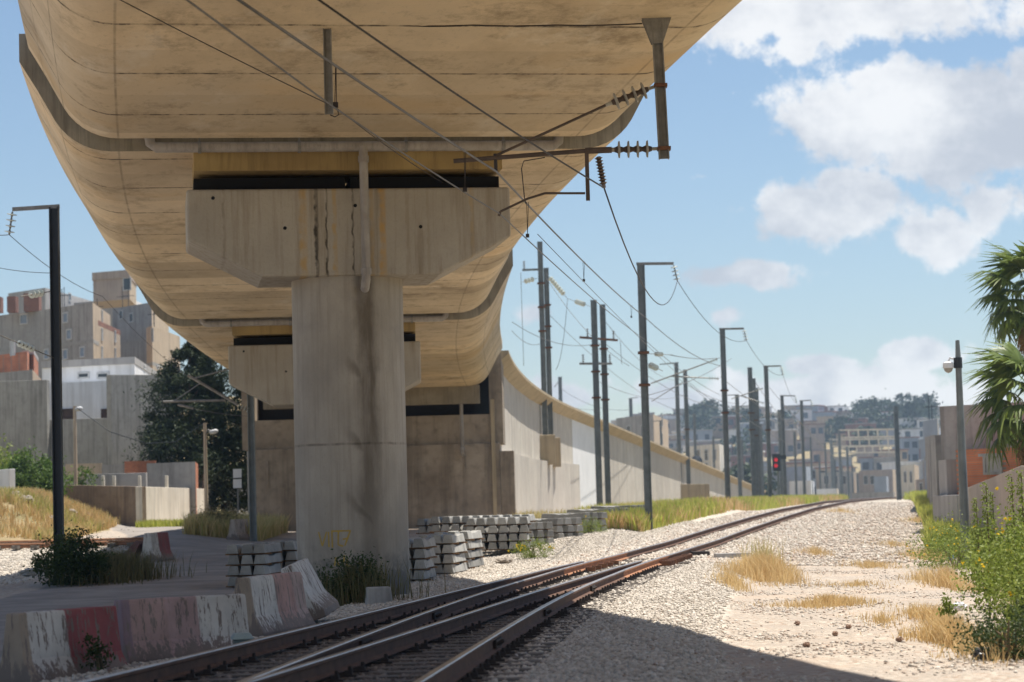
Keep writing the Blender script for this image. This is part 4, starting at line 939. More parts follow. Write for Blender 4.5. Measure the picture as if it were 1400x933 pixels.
# cross arms on the wall pairs
def crossarm(label, a, b_, m_=None, insul=()):
    root = thing('cross_arm', label, 'cross arm', tuple(a)); m = MB().bar(a, b_, .10, .12); build('beam', m, m_ or M_RUST, root)
    for f in insul:
        p = Vector(a).lerp(Vector(b_), f); m = MB(); discs(m, p + Vector((0, 0, .05)), (0, 0, 1), 4, .12, .09, .02); build('insulator', m, [M_PORC, M_GALV], root, smooth=True, autos=50)
crossarm('green cross arm pointing left from the tallest wall mast', P(714, 369, 139), P(741, 368, 139), M_POLE, (.1,))
crossarm('rusty cross arm high on the mast pair behind the sleepers', P(793, 461, 134), P(844, 465, 136), M_RUST, (.2, .9))
crossarm('lower grey cross arm on the mast pair behind the sleepers', P(793, 497, 134), P(836, 497, 136), M_GALV, (.1, .95))

# ------------------------------------------------------------------ wires
wire('thick dark feeder wire crossing the soffit to the hanging brown insulator', [P(425, -8, 23.4), FE], .013, sag=.05)
wire('dark feeder wire from the brown insulator sagging from mast to mast', [FE, m1['ins'], m2['ins'], m3['ins'], m4['ins'], m5['ins']], .013, sag=[1.3, .75, .55, .4, .3], sub=16)
wire('grey messenger wire passing the cantilever clamp and rising toward the masts', [P(315, -8, 22.8), P(678, 234, YB), P(880, 432, 88), P(985, 500, 127)], .017, M_GWIRE, sag=[.02, .12, .3])
wire('contact wire held by the steady arm, running on past the masts', [P(245, -8, 21.2), P(457, 147, 27.6), P(683, 292, YB), P(880, 463, 88), P(985, 540, 127)], .011, M_GWIRE, sag=[0, .02, .1, .2])
wire('thin brown wire running to the foot of the straight bracket', [P(150, -8, 29.5), b0_ + Vector((.1, 0, .1)), P(720, 300, 60)], .008, sag=[.02, .25])
wire('thin wire leaving the contact wire above the green strip', [P(735, 320, 42), P(985, 560, 127)], .007, M_GWIRE, sag=.2)
wire('cable clipped across the soffit between the two brackets', [P(457, 31, YB), P(560, 35, YB), P(640, 34, YB), P(760, 34, YB), P(878, 32, YB)], .011, sag=.015, sub=4, name='soffit_cable', cat='cable')
for (x, y0, y1, Y) in ((634.5, 208, 259, 33.9), (797, 357, 383, 56), (862, 417, 433, 82), (720, 276, 322, 41)):
    m = MB()
    for dx in (0, 2.4):
        m.tube([P(x + dx, y0, Y), P(x + 1.2, y1, Y)], .007, 4)
    m.box(tuple(P(x + 1.2, y1, Y)), (.06, .06, .06)); o_ = build('dropper', m, M_WIRE, loc=tuple(P(x, y1, Y)))
    tag(o_, {634.5: 'dropper hanging before the dark gap of the front pier', 797: 'double dropper between messenger and contact wire in the sky', 862: 'small dropper nearest to the first right-hand mast', 720: 'dropper below the steady arm at the cap corner'}[x], 'dropper', 'droppers of the catenary')
wire('wire from the left mast insulator sloping down over the hillside houses', [ml['ins'], P(140, 405, 85), P(258, 515, 120)], .010, sag=.2)
wire('thin wire entering at the left edge to the dark mast', [P(-20, 362, 60), P(72, 373, 62)], .008, sag=.05)
wire('wire leaving the left mast insulator toward the left edge', [ml['ins'], P(-20, 320, 55)], .010, sag=.02)
def tension(label, a, b_, n=9, R=.12, m_=None, pitch=.27):
    n = max(3, int(n * .6))
    a, b_ = Vector(a), Vector(b_); d = (b_ - a); root = thing('tension_insulator', label, 'insulator string', tuple(a), 'tension insulator strings'); ln = d.length; s0 = a + d * .5 - d.normalized() * n * pitch / 2
    m = MB(); q = discs(m, s0, d, n, pitch, R, .02); build('glass_discs', m, [m_ or M_GLASS, M_GALV], root, smooth=True, autos=50)
    m = MB().tube([a, s0], .014, 5); build('link_rod', m, M_GALV, root); m = MB().tube([q, b_], .014, 5); build('link_rod', m, M_GALV, root)
tension('glass insulator string left of the dark mast at mid height', P(28, 405, 60), P(71, 398, 62), 5, .10)
tension('glass insulator string coming from the lower left edge to the dark mast', P(-5, 456, 58), P(73, 489, 62), 8, .09)
tension('long white insulator string between the two tall mast pairs, upper end', P(747, 374, 141), P(776, 408, 139), 12, .15)
tension('white insulator string ending at the pair behind the sleepers', P(776, 408, 139), P(811, 420, 135), 9, .15)
tension('pale insulator string right of the nearest right-hand mast', P(881, 483, 89), P(920, 485, 92), 6, .09)
tension('short thick insulator string just below on the nearest right-hand mast', P(881, 495, 89), P(906, 507, 91), 5, .12)
tension('double white insulator string left of the tallest wall mast', P(712, 386, 138), P(735, 380, 139), 5, .15)
far = [((916, 485, 92), (985, 489, 127), .1), ((776, 408, 139), (760, 505, 139), .8), ((747, 380, 141), (860, 500, 135), .6), ((828, 440, 136), (925, 520, 222), .8), ((751, 430, 141), (924, 560, 222), .8), ((700, 452, 130), (738, 470, 139), .3),
       ((701, 520, 150), (815, 560, 180), .5), ((828, 470, 136), (1026, 560, 200), 1.2), ((815, 520, 150), (936, 540, 224), .7), ((940, 520, 224), (1030, 570, 205), .6), ((1031, 520, 205), (1100, 600, 300), .6), ((887, 540, 100), (1000, 490, 140), .2),
       ((924, 515, 222), (1008, 552, 262), .5), ((700, 440, 120), (815, 470, 135), .5), ((712, 372, 139), (716, 500, 139), 0), ((848, 466, 136), (850, 498, 136), .0), ((766, 530, 330), (862, 560, 300), 1), ((1052, 530, 168), (1160, 640, 330), .4), ((1078, 560, 216), (1170, 650, 360), .4), ((985, 515, 127), (1090, 580, 238), .4), ((985, 548, 127), (1090, 612, 238), .2)]
for k, (a, b_, sg) in enumerate(far):
    wire('thin distant overhead wire strung among the far masts', [P(*a), P(*b_)], .015 if a[2] < 180 else .024, M_GWIRE, sag=sg, group='thin distant wires among the masts')
# second cantilever and mast left of the abutment
m6 = mast('grey mast standing left of the abutment in front of the pine', 342.5, 535, 96, .26, None, ins=False)
tip = P(258, 515, 96)
cc = thing('catenary_cantilever', 'pale tubular cantilever in front of the dark pine tree', 'cantilever', tuple(P(342, 560, 96)))
for nm, a, b_, r in (('main_tube', (257, 513), (325, 553), .055), ('stay_tube', (262, 518), (318, 503), .03), ('registration_tube', (223, 549), (308, 547), .05), ('strut', (238, 548), (275, 523), .025), ('steady_arm', (243, 553), (264, 558), .05)):
    m = MB().tube([P(*a, 96), P(*b_, 96)], r, 8); build(nm, m, M_GALV, cc)
m = MB(); discs(m, P(325, 553, 96), P(342, 562, 96) - P(325, 553, 96), 4, .13, .11, .02); build('insulator', m, [M_GLASS, M_GALV], cc, smooth=True, autos=50)
wire('wire from the pale cantilever to the abutment mast', [P(264, 558, 96), P(342, 569, 96)], .012, M_GWIRE, sag=.05)

# ------------------------------------------------------------------ buildings
M_GREYB = mat('grey_render', (.40, .385, .36), (.30, .285, .265), .7, .9, .1, fine=5, fine_amt=.3, streak=2.5, streak_c=(.14, .125, .11))
M_BEIGE = mat('beige_render', (.55, .44, .32), (.44, .35, .255), .7, .9, .1, streak=2.5)
M_PINKB = mat('pinkish_render', (.45, .37, .31), (.37, .30, .25), .6, .9, .1, streak=2)
M_WHITEB = mat('white_render', (.84, .84, .84), (.74, .74, .74), .8, .85, .05, streak=2, streak_c=(.5, .48, .45))
M_LGREY = mat('light_grey_render', (.44, .42, .40), (.34, .325, .31), .7, .9, .1, streak=2)
M_DWALL = mat('streaked_grey_wall', (.39, .375, .34), (.30, .285, .25), .5, .9, .15, fine=4, fine_amt=.25, streak=3.2, streak_c=(.12, .11, .095))
M_BROWNW = mat('brown_stained_wall', (.33, .255, .185), (.22, .165, .12), .9, .9, .2, fine=4, fine_amt=.4, streak=2.5, streak_c=(.12, .09, .07))
M_CREAMW = mat('cream_wall', (.80, .74, .63), (.66, .59, .48), .9, .9, .15, streak=2.0)
M_BLUEW = mat('bluish_render', (.36, .40, .46), (.28, .31, .36), .8, .9, .1)
M_PANE = mat('dark_pane', (.03, .035, .045), (.05, .06, .07), 2, .15, 0, spec=.5)
M_FRAME = mat('window_frame_paint', (.58, .58, .57), None, 3, .6, 0)
M_BLUEP = mat('blue_shutter', (.26, .32, .40), (.2, .25, .32), 3, .6, 0)
M_DOORB = mat('brown_opening', (.10, .06, .045), (.06, .04, .03), 3, .8, 0)
M_BAND = mat('concrete_band', (.36, .345, .32), (.28, .27, .25), 2, .9, .05)
def brickmat(name, c1, c2, sc=3.2):
    m = bpy.data.materials.new(name); m.use_nodes = True; t = m.node_tree; b = t.nodes['Principled BSDF']; l = t.links.new; b.inputs['Roughness'].default_value = .9
    tcn = N(t, 'ShaderNodeTexCoord'); sp = N(t, 'ShaderNodeSeparateXYZ'); l(tcn.outputs['Object'], sp.inputs[0]); cb = N(t, 'ShaderNodeCombineXYZ')
    l(math_(t, 'ADD', sp.outputs[0], sp.outputs[1]), cb.inputs[0]); l(sp.outputs[2], cb.inputs[1])
    br = N(t, 'ShaderNodeTexBrick'); br.inputs['Scale'].default_value = sc; br.inputs['Color1'].default_value = (*c1, 1); br.inputs['Color2'].default_value = (*c2, 1); br.inputs['Mortar'].default_value = (.27, .23, .19, 1); br.inputs['Mortar Size'].default_value = .022
    l(cb.outputs[0], br.inputs['Vector']); ns = N(t, 'ShaderNodeTexNoise'); ns.inputs['Scale'].default_value = .9; ns.inputs['Detail'].default_value = 7; l(tcn.outputs['Object'], ns.inputs['Vector'])
    hs = N(t, 'ShaderNodeHueSaturation'); l(br.outputs[0], hs.inputs['Color']); r = N(t, 'ShaderNodeMapRange'); r.inputs[1].default_value = .3; r.inputs[2].default_value = .7; r.inputs[3].default_value = .65; r.inputs[4].default_value = 1.15; l(ns.outputs['Fac'], r.inputs[0]); l(r.outputs[0], hs.inputs['Value']); l(hs.outputs[0], b.inputs['Base Color'])
    bp = N(t, 'ShaderNodeBump'); bp.inputs['Strength'].default_value = .5; bp.inputs['Distance'].default_value = .015; l(br.outputs['Fac'], bp.inputs['Height']); bp.invert = True; l(bp.outputs[0], b.inputs['Normal'])
    return m
M_BRICK = brickmat('red_hollow_brick', (.62, .215, .095), (.50, .16, .075))
M_BRICKD = brickmat('dull_red_brick', (.30, .115, .07), (.24, .09, .055))

def corner(px, Y): return Vector((XA(px, Y), Y, 0))
class House:
    """block with a front face between l and c and a right face between c and r, given as directions and depths."""
    def __init__(s, label, cat, l, c, r, top, base=None, m_=None, m_side=None, group=None, name='building', wall='wall', parapet=.0, pm=None):
        s.l, s.c, s.r = corner(*l), corner(*c), corner(*r)
        s.z1 = ZA(top[0], top[1], c[1]) if isinstance(top, tuple) else top
        b4 = s.l + s.r - s.c; s.z0 = (min(Hz(s.c.x, s.c.y), Hz(s.l.x, s.l.y), Hz(s.r.x, s.r.y), Hz(b4.x, b4.y)) - .5) if base is None else base
        s.root = thing(name, label, cat, (s.c.x, s.c.y, s.z0), group)
        up = Vector((0, 0, s.z1 - s.z0)); mb_ = MB()
        vs = [q + Vector((0, 0, s.z0)) for q in (s.l, s.c, s.r, b4)]; vs += [q + up for q in vs]
        mb_.add(vs, [(3, 2, 1, 0), (4, 5, 6, 7), (0, 1, 5, 4), (1, 2, 6, 5), (2, 3, 7, 6), (3, 0, 4, 7)], 0)
        if m_side: mb_.mi[3] = 1
        build(wall, mb_, [m_ or M_GREYB, m_side or m_ or M_GREYB], s.root)
        if 140 < s.c.y < 270 and s.z1 - s.z0 > 5:
            for q, z in enumerate(np.arange(s.z1 - 3.1, s.z0 + 2, -3.1)[:3]):
                e = .05; ctr = (s.l + s.r) / 2; q2 = [ctr + (v_ - ctr) * (1 + e / max(1, (v_ - ctr).length)) for v_ in (s.l, s.c, s.r, b4)]
                vs = [v_ + Vector((0, 0, z)) for v_ in q2]; vs += [v_ + Vector((0, 0, .28)) for v_ in vs]
                mb_ = MB().add(vs, [(3, 2, 1, 0), (4, 5, 6, 7), (0, 1, 5, 4), (1, 2, 6, 5), (2, 3, 7, 6), (3, 0, 4, 7)]); build('floor_band', mb_, M_BAND, s.root)
            rq = random.Random(int(s.c.x * 7)); ctr = (s.l + s.r) / 2; zt = s.z1 + (parapet or 0)
            for q in range(2 if 180 < s.c.y < 230 else 0):
                p_ = s.l.lerp(s.c, rq.random()).lerp(ctr, .3); m_2 = MB().bar(p_ + Vector((0, 0, zt)), p_ + Vector((0, 0, zt + 1.2 + rq.random())), .05); m_2.bar(p_ + Vector((-.5, 0, zt + 1.1)), p_ + Vector((.5, 0, zt + 1.1)), .04); build('aerial', m_2, M_DARKST, s.root)
        if parapet:
            e = .16; ctr = (s.l + s.r) / 2; q2 = [ctr + (q - ctr) * (1 + e / max(1, (q - ctr).length)) for q in (s.l, s.c, s.r, b4)]
            vs = [q + Vector((0, 0, s.z1 + .003)) for q in q2]; vs += [q + Vector((0, 0, parapet)) for q in vs]
            mb_ = MB().add(vs, [(3, 2, 1, 0), (4, 5, 6, 7), (0, 1, 5, 4), (1, 2, 6, 5), (2, 3, 7, 6), (3, 0, 4, 7)]); build('roof_edge', mb_, pm or m_ or M_GREYB, s.root)
    def win(s, px, py, w_, h_, face='f', pane=None, frame_=None, name='window'):
        """window centred where direction px meets the face; py gives its height; w_, h_ in metres."""
        a, b_ = (s.l, s.c) if face == 'f' else (s.c, s.r); k = ray(px, py)[0]; d = b_ - a
        t_ = (a.y * k - a.x) / (d.x - d.y * k) if abs(d.x - d.y * k) > 1e-9 else .5
        p = a + d * t_; p.z = CZ + ray(px, py)[1] * p.y; dn = d.normalized(); nrm = Vector((dn.y, -dn.x, 0))
        
        if 140 < s.c.y < 270: w_ *= .52; h_ *= .5
        f = min(.10, w_ * .12)
        mb_ = MB(); o_ = p + nrm * .003 - dn * w_ / 2 - Vector((0, 0, h_ / 2))
        for (x0, x1, z0, z1) in ((0, w_, 0, f), (0, w_, h_ - f, h_), (0, f, f + .003, h_ - f - .003), (w_ - f, w_, f + .003, h_ - f - .003)):
            mb_.obox(o_ + dn * x0 + Vector((0, 0, z0)), dn * (x1 - x0), nrm * .07, (0, 0, z1 - z0))
        wn = build(name, mb_, frame_ or M_FRAME, s.root)
        mb_ = MB().obox(o_ + dn * f + Vector((0, 0, f)), dn * (w_ - 2 * f), nrm * .02, (0, 0, h_ - 2 * f)); build('pane', mb_, pane or M_PANE, wn)
# left hillside houses
hs = House('gray block with ragged red brick parapet, highest at the far left edge', 'house', (-30, 205), (57, 200), (68, 214), (57, 425), m_=M_GREYB, m_side=M_PINKB)
hs.win(33, 436, 2.0, 1.8, pane=M_BLUEP)
for i, (a, b_) in enumerate(((-8, 4), (13, 25), (36, 57))):
    p, q = corner(a, 200), corner(b_, 200); mb_ = MB().obox(Vector((p.x, p.y, hs.z1 + .003)), (q.x - p.x, 0, 0), (0, 1.2, 0), (0, 0, 1.3 if i < 2 else 1.5)); build('parapet', mb_, M_BRICKD, hs.root)
h = House('pale block behind, with flat roof, left of the rooftop tower', 'house', (15, 250), (66, 245), (132, 262), (66, 393), m_=M_LGREY, m_side=M_LGREY); h.win(95, 406, 1.6, 1.8, 'r')
h = House('grey roof storey right below the rooftop tower', 'house', (105, 250), (182, 246), (212, 258), (182, 407), m_=M_LGREY, m_side=M_WHITEB)
h = House('pinkish rooftop tower with an overhanging flat slab, topmost on the hill', 'roof tower', (132, 236), (182, 234), (191, 242), (182, 379), ZA(150, 412, 236), M_PINKB, M_BEIGE, parapet=.75, pm=M_PINKB); h.win(174, 388, 1.9, 2.6)
h.win(186.5, 386, 1.0, 1.8, 'r')
h = House('grey apartment block with beige right side and small windows, behind the dark mast', 'apartment block', (57, 190), (131, 184), (155, 196), (131, 413), m_=M_GREYB, m_side=M_BEIGE)
for x, y in ((90, 434), (95, 457), (90, 484), (113, 481), (64, 484)): h.win(x, y, 1.5, 1.7, pane=M_BLUEP)
h.win(139, 433, 1.3, 2.2, 'r', pane=M_FRAME)
h = House('beige lower wing with four pale windows beside the grey apartment block', 'house', (131.5, 186), (132.5, 185.5), (168, 198), (132, 442), m_=M_BEIGE, m_side=M_BEIGE, parapet=.4, pm=M_BRICKD)
for x, y in ((139, 457), (157, 460), (139, 482), (157, 484)): h.win(x, y, 1.2, 2.0, 'r', pane=M_FRAME)
h = House('dark grey block partly behind the pine, between beige wing and viaduct', 'house', (158, 205), (212, 200), (235, 214), (212, 413), m_=M_GREYB, m_side=M_BEIGE)
for x, y in ((166, 430), (180, 434)): h.win(x, y, 1.3, 1.6)
h = House('yellowish house corner seen above the pine top', 'house', (204, 190), (212, 188), (250, 200), (212, 445), m_=M_BEIGE, m_side=M_BEIGE); h.win(209, 458, 1.1, 2.2)
h = House('low red brick house under the ragged block, at the left edge', 'house', (-30, 165), (40, 160), (55, 172), (40, 480), m_=M_BRICK, m_side=M_BRICK); h.win(18, 476, 1.2, 2.0, pane=M_FRAME)
h = House('small terrace house of grey and red brick under the brick house', 'house', (-30, 158), (47, 154), (60, 166), (47, 505), m_=M_GREYB, m_side=M_BEIGE)
h = House('upper red brick room with a tilted sheet roof at the left edge', 'house', (33, 163), (49, 162), (55, 170), (49, 484), m_=M_BRICK, m_side=M_BRICK, parapet=.3, pm=M_LGREY)
h = House('white villa with grey cornice and two small windows over a garage', 'villa', (60, 150), (187, 148), (228, 170), (187, 497), m_=M_WHITEB, m_side=M_WHITEB, parapet=.42, pm=M_LGREY)
for x in (114.5, 141): h.win(x, 513, 1.6, .8)
for x in (197, 215): h.win(x, 502, 2.6, .6, 'r', pane=M_BRICKD)
h = House('white lower storey with two brown openings in front of the white villa', 'house', (66, 145), (155, 144), (158, 149), (155, 520), m_=M_WHITEB, m_side=M_WHITEB)
for x in (93, 147): h.win(x, 566, 1.5, 1.3, pane=M_DOORB, frame_=M_DOORB)
def wallbox(label, a, b_, ztop, dep=.35, m_=None, zb=None, group=None, name='garden_wall', cat='wall', caps=None):
    """free-standing wall from direction/depth a to b; ztop: (py at a, py at b)."""
    p, q = corner(*a), corner(*b_); z0 = ZA(a[0], ztop[0], a[1]); z1 = ZA(b_[0], ztop[1], b_[1]); d = (q - p); dn = d.normalized(); nb = Vector((-dn.y, dn.x, 0)) * dep
    zb_ = (min(Hz(p.x, p.y), Hz(q.x, q.y)) - .4) if zb is None else zb
    vs = [Vector((p.x, p.y, zb_)), Vector((q.x, q.y, zb_)), q + nb + Vector((0, 0, zb_)), p + nb + Vector((0, 0, zb_)), Vector((p.x, p.y, z0)), Vector((q.x, q.y, z1)), q + nb + Vector((0, 0, z1)), p + nb + Vector((0, 0, z0))]
    mb_ = MB().add(vs, [(3, 2, 1, 0), (4, 5, 6, 7), (0, 1, 5, 4), (1, 2, 6, 5), (2, 3, 7, 6), (3, 0, 4, 7)])
    o_ = build(name, mb_, m_, loc=(p.x, p.y, zb_), bevel=.015); return tag(o_, label, cat, group)
wallbox('tall streaked grey wall left of the dark mast, topmost of the garden walls', (-30, 139), (66, 138), (522, 519), .4, M_DWALL, group='grey garden walls at the left')
wallbox('lower streaked grey wall between the dark mast and the tall right wall', (66.2, 138.5), (154, 137.5), (574, 571), .4, M_DWALL, group='grey garden walls at the left')
wallbox('tall plain grey wall behind the pine tree', (154.3, 136.5), (240, 140), (512, 512), .4, M_DWALL, group='grey garden walls at the left')
h = House('long low grey shed with a red brick patch, behind the brown wall', 'shed', (85, 126), (268, 124), (272, 130), (268, 631), m_=M_GREYB, m_side=M_BRICK)
p, q = corner(172, 124.9), corner(213, 124.5); mb_ = MB().obox(Vector((p.x, p.y - .06, 3.6)), (q.x - p.x, 0, 0), (0, -.12, 0), (0, 0, ZA(172, 630, 124) - 3.6)); build('brick_patch', mb_, M_BRICK, h.root)
p, q = corner(91, 125.5), corner(139, 125.2); mb_ = MB().obox(Vector((p.x, p.y - .03, ZA(91, 649, 125))), (q.x - p.x, 0, 0), (0, -.12, 0), (0, 0, ZA(91, 634, 125) - ZA(91, 649, 125))); build('pale_panel', mb_, M_BEIGE, h.root)
wallbox('bluish grey low wall with upright posts, behind the brown wall', (118, 121), (200, 120.5), (648, 646), .25, M_LGREY, group='low walls by the dirt road')
for i, x in enumerate((141, 156, 191, 228)):
    o_ = wallbox('short yellowish concrete post standing on the low wall behind the brown wall', (x - 2, 119.6), (x + 2, 119.6), (650, 650), .2, M_CREAMW, name='wall_post', cat='post', group='yellowish posts on the low wall')
wallbox('brown stained wall at the end of the dirt road, behind the grass bank', (40, 117), (194, 113), (662, 665), .3, M_BROWNW, group='low walls by the dirt road')
wallbox('sunlit cream wall right of the brown wall corner', (194.3, 113), (281, 128), (665, 668), .3, M_CREAMW, group='low walls by the dirt road')
wallbox('red brick end of the cream wall near the street lamp', (253, 126.6), (266, 128.5), (667, 668), .4, M_BRICKD, group='low walls by the dirt road')
h = House('small white house with a dark door beside the street lamp', 'house', (271, 131), (280, 130), (296, 136), (280, 648), m_=M_WHITEB, m_side=M_WHITEB); h.win(287, 677, 1.0, 2.2, 'r')
h = House('red brick upper room on top of the small white house', 'house', (273, 133), (281, 132), (293, 136), (281, 630), ZA(281, 647.5, 132), M_BRICK, M_BRICK)
wallbox('pale wall piece at the left edge above the grass bank', (-12, 108), (13.5, 107), (643, 641), .3, M_WHITEB, group='low walls by the dirt road')
wallbox('white wall piece seen between pine trunk and abutment', (312, 135), (345, 137), (664, 664), .3, M_WHITEB, group='low walls by the dirt road')
# right-hand buildings and wall
h = House('bare grey two storey building with a flat top, behind the palms', 'building', (1290, 87), (1440, 84), (1442, 110), (1360, 549), m_=M_GREYB, m_side=M_GREYB)
# left flank that runs back from the front: pilasters
for i, (Y, x) in enumerate(((92, 1288), (98, 1284), (106, 1279.5))):
    p = corner(x, Y); mb_ = MB().box((p.x, Y, 2.0 + .12 * i), (.42, .6, 3.9 + .1 * i)); build('pilaster', mb_, M_GREYB, h.root)
hb_ = House('low red brick house with a shuttered window and concrete lintel', 'brick house', (1309.5, 81.5), (1440, 79), (1441, 86), (1360, 611), m_=M_BRICK, m_side=M_BRICK)
hb_.win(1358, 636, .72, .62, pane=M_LGREY, frame_=M_GREYB)
p = P(1358, 622, 80.4); mb_ = MB().obox(Vector((p.x - .52, p.y - .07, p.z - .045)), (1.04, 0, 0), (0, -.05, 0), (0, 0, .1)); build('lintel', mb_, M_LGREY, hb_.root)
mb_ = MB().obox(corner(1296, 82) + Vector((0, 0, .3)), (.42, 0, 0), (0, 1.5, 0), (0, 0, ZA(1300, 628, 82) - .3)); o_ = build('gate_pier', mb_, M_LGREY, loc=tuple(corner(1296, 82) + Vector((0, 0, .3)))); tag(o_, 'pale rendered pier between the grey building and the brick house', 'pier')
wallbox('pale pinkish garden wall with sloping top, behind the right-hand shrubs', (1412, 58), (1322, 78), (636, 671), .25, mat('pinkish_plaster', (.55, .46, .39), (.45, .37, .31), .8, .9, .1, streak=1.1, streak_c=(.40, .34, .29)), name='boundary_wall', zb=-.2)
wallbox('low pale wall piece left of the tapered lamp post', (1321, 79), (1287, 84), (676, 677), .3, M_LGREY, name='boundary_wall')
wallbox('short white gate post at the left end of the low pale wall', (1276.5, 100), (1285, 99), (658, 660), .6, M_WHITEB, name='gate_post', cat='gate post')
for i, (l, c, r, tp, mm, ms, lb) in enumerate([((1268, 118), (1290, 114), (1291, 128), (1280, 594), M_GREYB, M_GREYB, 'narrow grey house behind the left flank of the grey building'),
        ((1271, 108), (1281, 106), (1282, 112), (1276, 627), M_BRICKD, M_BRICKD, 'dull red brick lean-to left of the grey building'),
        ((1266, 190), (1286, 186), (1288, 200), (1276, 573), M_BLUEW, M_GREYB, 'bluish house block far behind the grey building')]):
    House(lb, 'house', l, c, r, tp, m_=mm, m_side=ms)
# middle distance
mid = [('grey apartment block with tan right side above the ramp wall coping', (846, 300), (897, 290), (917, 312), (897, 566), M_LGREY, M_BEIGE, [(905, 'r', 575), (905, 'r', 600), (860, 'f', 590), (880, 'f', 590)]),
       ('cream town building above the far end of the ramp wall', (944, 345), (986, 335), (997, 352), (970, 607), M_CREAMW, M_CREAMW, [(955, 'f', 622), (966, 'f', 622), (977, 'f', 622), (955, 'f', 640), (966, 'f', 640)]),
       ('low pinkish house between second and third mast', (997, 360), (1030, 352), (1040, 366), (1010, 640), M_PINKB, M_PINKB, []),
       ('dark bluish warehouse behind the red signal', (1052, 370), (1104, 362), (1112, 376), (1080, 638), M_BLUEW, M_BLUEW, []),
       ('white shed right of the fifth mast', (1080, 330), (1110, 326), (1114, 338), (1096, 657), M_WHITEB, M_WHITEB, []),
       ('low white wall building left of the road end', (1117, 330), (1145, 328), (1147, 336), (1130, 668), M_WHITEB, M_CREAMW, []),
       ('pale two storey town house above the road end', (1122, 430), (1166, 424), (1172, 440), (1140, 645), M_LGREY, M_BEIGE, [(1130, 'f', 656), (1142, 'f', 656), (1154, 'f', 656)]),
       ('beige house with a grey front behind the road end', (1176, 420), (1222, 412), (1230, 430), (1200, 642), M_PINKB, M_BEIGE, [(1184, 'f', 656), (1193, 'f', 656)]),
       ('bright blue-white block set before the beige house', (1196, 400), (1213, 398), (1216, 410), (1205, 651), M_BLUEW, M_BLUEW, []),
       ('cream house with stepped roof right of the lone concrete mast', (1232, 330), (1252, 322), (1258, 338), (1240, 635), M_CREAMW, M_BEIGE, [(1238, 'f', 652), (1246, 'f', 652)]),
       ('brown house next to the cream stepped house', (1253, 300), (1268, 296), (1272, 310), (1260, 655), M_PINKB, M_BRICKD, [(1260, 'f', 668)]),
       ('low grey wall across the road end', (1165, 300), (1222, 298), (1224, 304), (1190, 673), M_LGREY, M_LGREY, [])]
for lb, l, c, r, tp, mm, ms, wins in mid:
    h = House(lb, 'building', l, c, r, tp, m_=mm, m_side=ms, group='buildings beyond the track end')
    for x, fc, y in wins: h.win(x, y, 1.3, 1.6, fc)
# far hillside town
rt_ = random.Random(21)
far_kinds = [(M_WHITEB, 'white flat roofed house on the hazy far hillside'), (M_LGREY, 'light grey house on the hazy far hillside'), (M_BEIGE, 'beige house on the hazy far hillside'), (M_GREYB, 'dark grey house on the hazy far hillside'), (M_PINKB, 'pinkish house on the hazy far hillside'), (M_BRICKD, 'brick red house on the hazy far hillside'), (M_BLUEW, 'bluish house on the hazy far hillside')]
wts = [9, 6, 5, 3, 3, 2, 2]; nfar = 0; taken = []
tries = 0
while nfar < 290 and tries < 6000:
    tries += 1
    Y = 440 + 375 * rt_.random() ** .7; px = rt_.uniform(700, 1300); x = XA(px, Y); z = Hz(x, Y)
    if any(abs(px - a) < 6 and abs(Y - b_) < 12 for a, b_ in taken): continue
    taken.append((px, Y)); mm, lb = rt_.choices(far_kinds, wts)[0]; wd = rt_.uniform(3.6, 7.5); dp = rt_.uniform(4, 8); hh = rt_.choice([3, 3.2, 3.4, 4, 5.8, 6.2]); a = rt_.uniform(-.5, .5)
    root = thing('hill_house', lb, 'house', (x, Y, z), 'houses on the far hillside'); m = MB().box((x, Y, z + hh / 2 - 1), (wd, dp, hh + 2), a); build('wall', m, mm, root)
    m = MB().box((x, Y, z + hh + .13), (wd + .5, dp + .5, .26), a); build('roof_edge', m, rt_.choice([M_LGREY, M_WHITEB, M_GREYB, M_BRICKD]), root)
    cs, sn = math.cos(a), math.sin(a)
    for fl in range(2 if hh > 5 else 1):
        for k in range(max(2, int(wd / 3.6))):
            if rt_.random() < .25: continue
            u_ = -wd / 2 + (k + .5) * wd / max(2, int(wd / 3.6)); v_ = -dp / 2 - .02
            m = MB().box((x + u_ * cs - v_ * sn, Y + u_ * sn + v_ * cs, z + 1.6 + 3 * fl), (1.3, .06, 1.5), a); build('window', m, M_PANE, root)
    nfar += 1
# long pale terrace block across the hill foot and lattice gantries
def lattice(label, xl, xr, Yl, y0, Y):
    a, b_ = P(xl, y0, Y), P(xr, y0 - 1.5, Y); root = thing('lattice_gantry', label, 'gantry', (a.x, Y, a.z), 'lattice beams spanning the tracks')
    hgt = 1.0; m = MB()
    for dz in (0, -hgt): m.bar(a + Vector((0, 0, dz)), b_ + Vector((0, 0, dz)), .22)
    n = int((b_ - a).length / 1.3)
    for i in range(n + 1):
        p = a.lerp(b_, i / n); m.bar(p, p - Vector((0, 0, hgt)), .2)
    build('lattice_beam', m, M_CREAMW, root)
    for q in (a, b_):
        zb = Hz(q.x, Y); m = MB().box((q.x, Y, (zb + q.z) / 2), (.35, .35, q.z - zb)); build('post', m, M_POLE, root)
lattice('highest pale lattice beam left of the lone concrete mast', 1147, 1226, 0, 588, 330)
lattice('middle pale lattice beam with many openings left of the lone concrete mast', 1136, 1227, 0, 601, 370)
lattice('lowest pale lattice beam, just above the town roofs', 1138, 1226, 0, 611, 400)
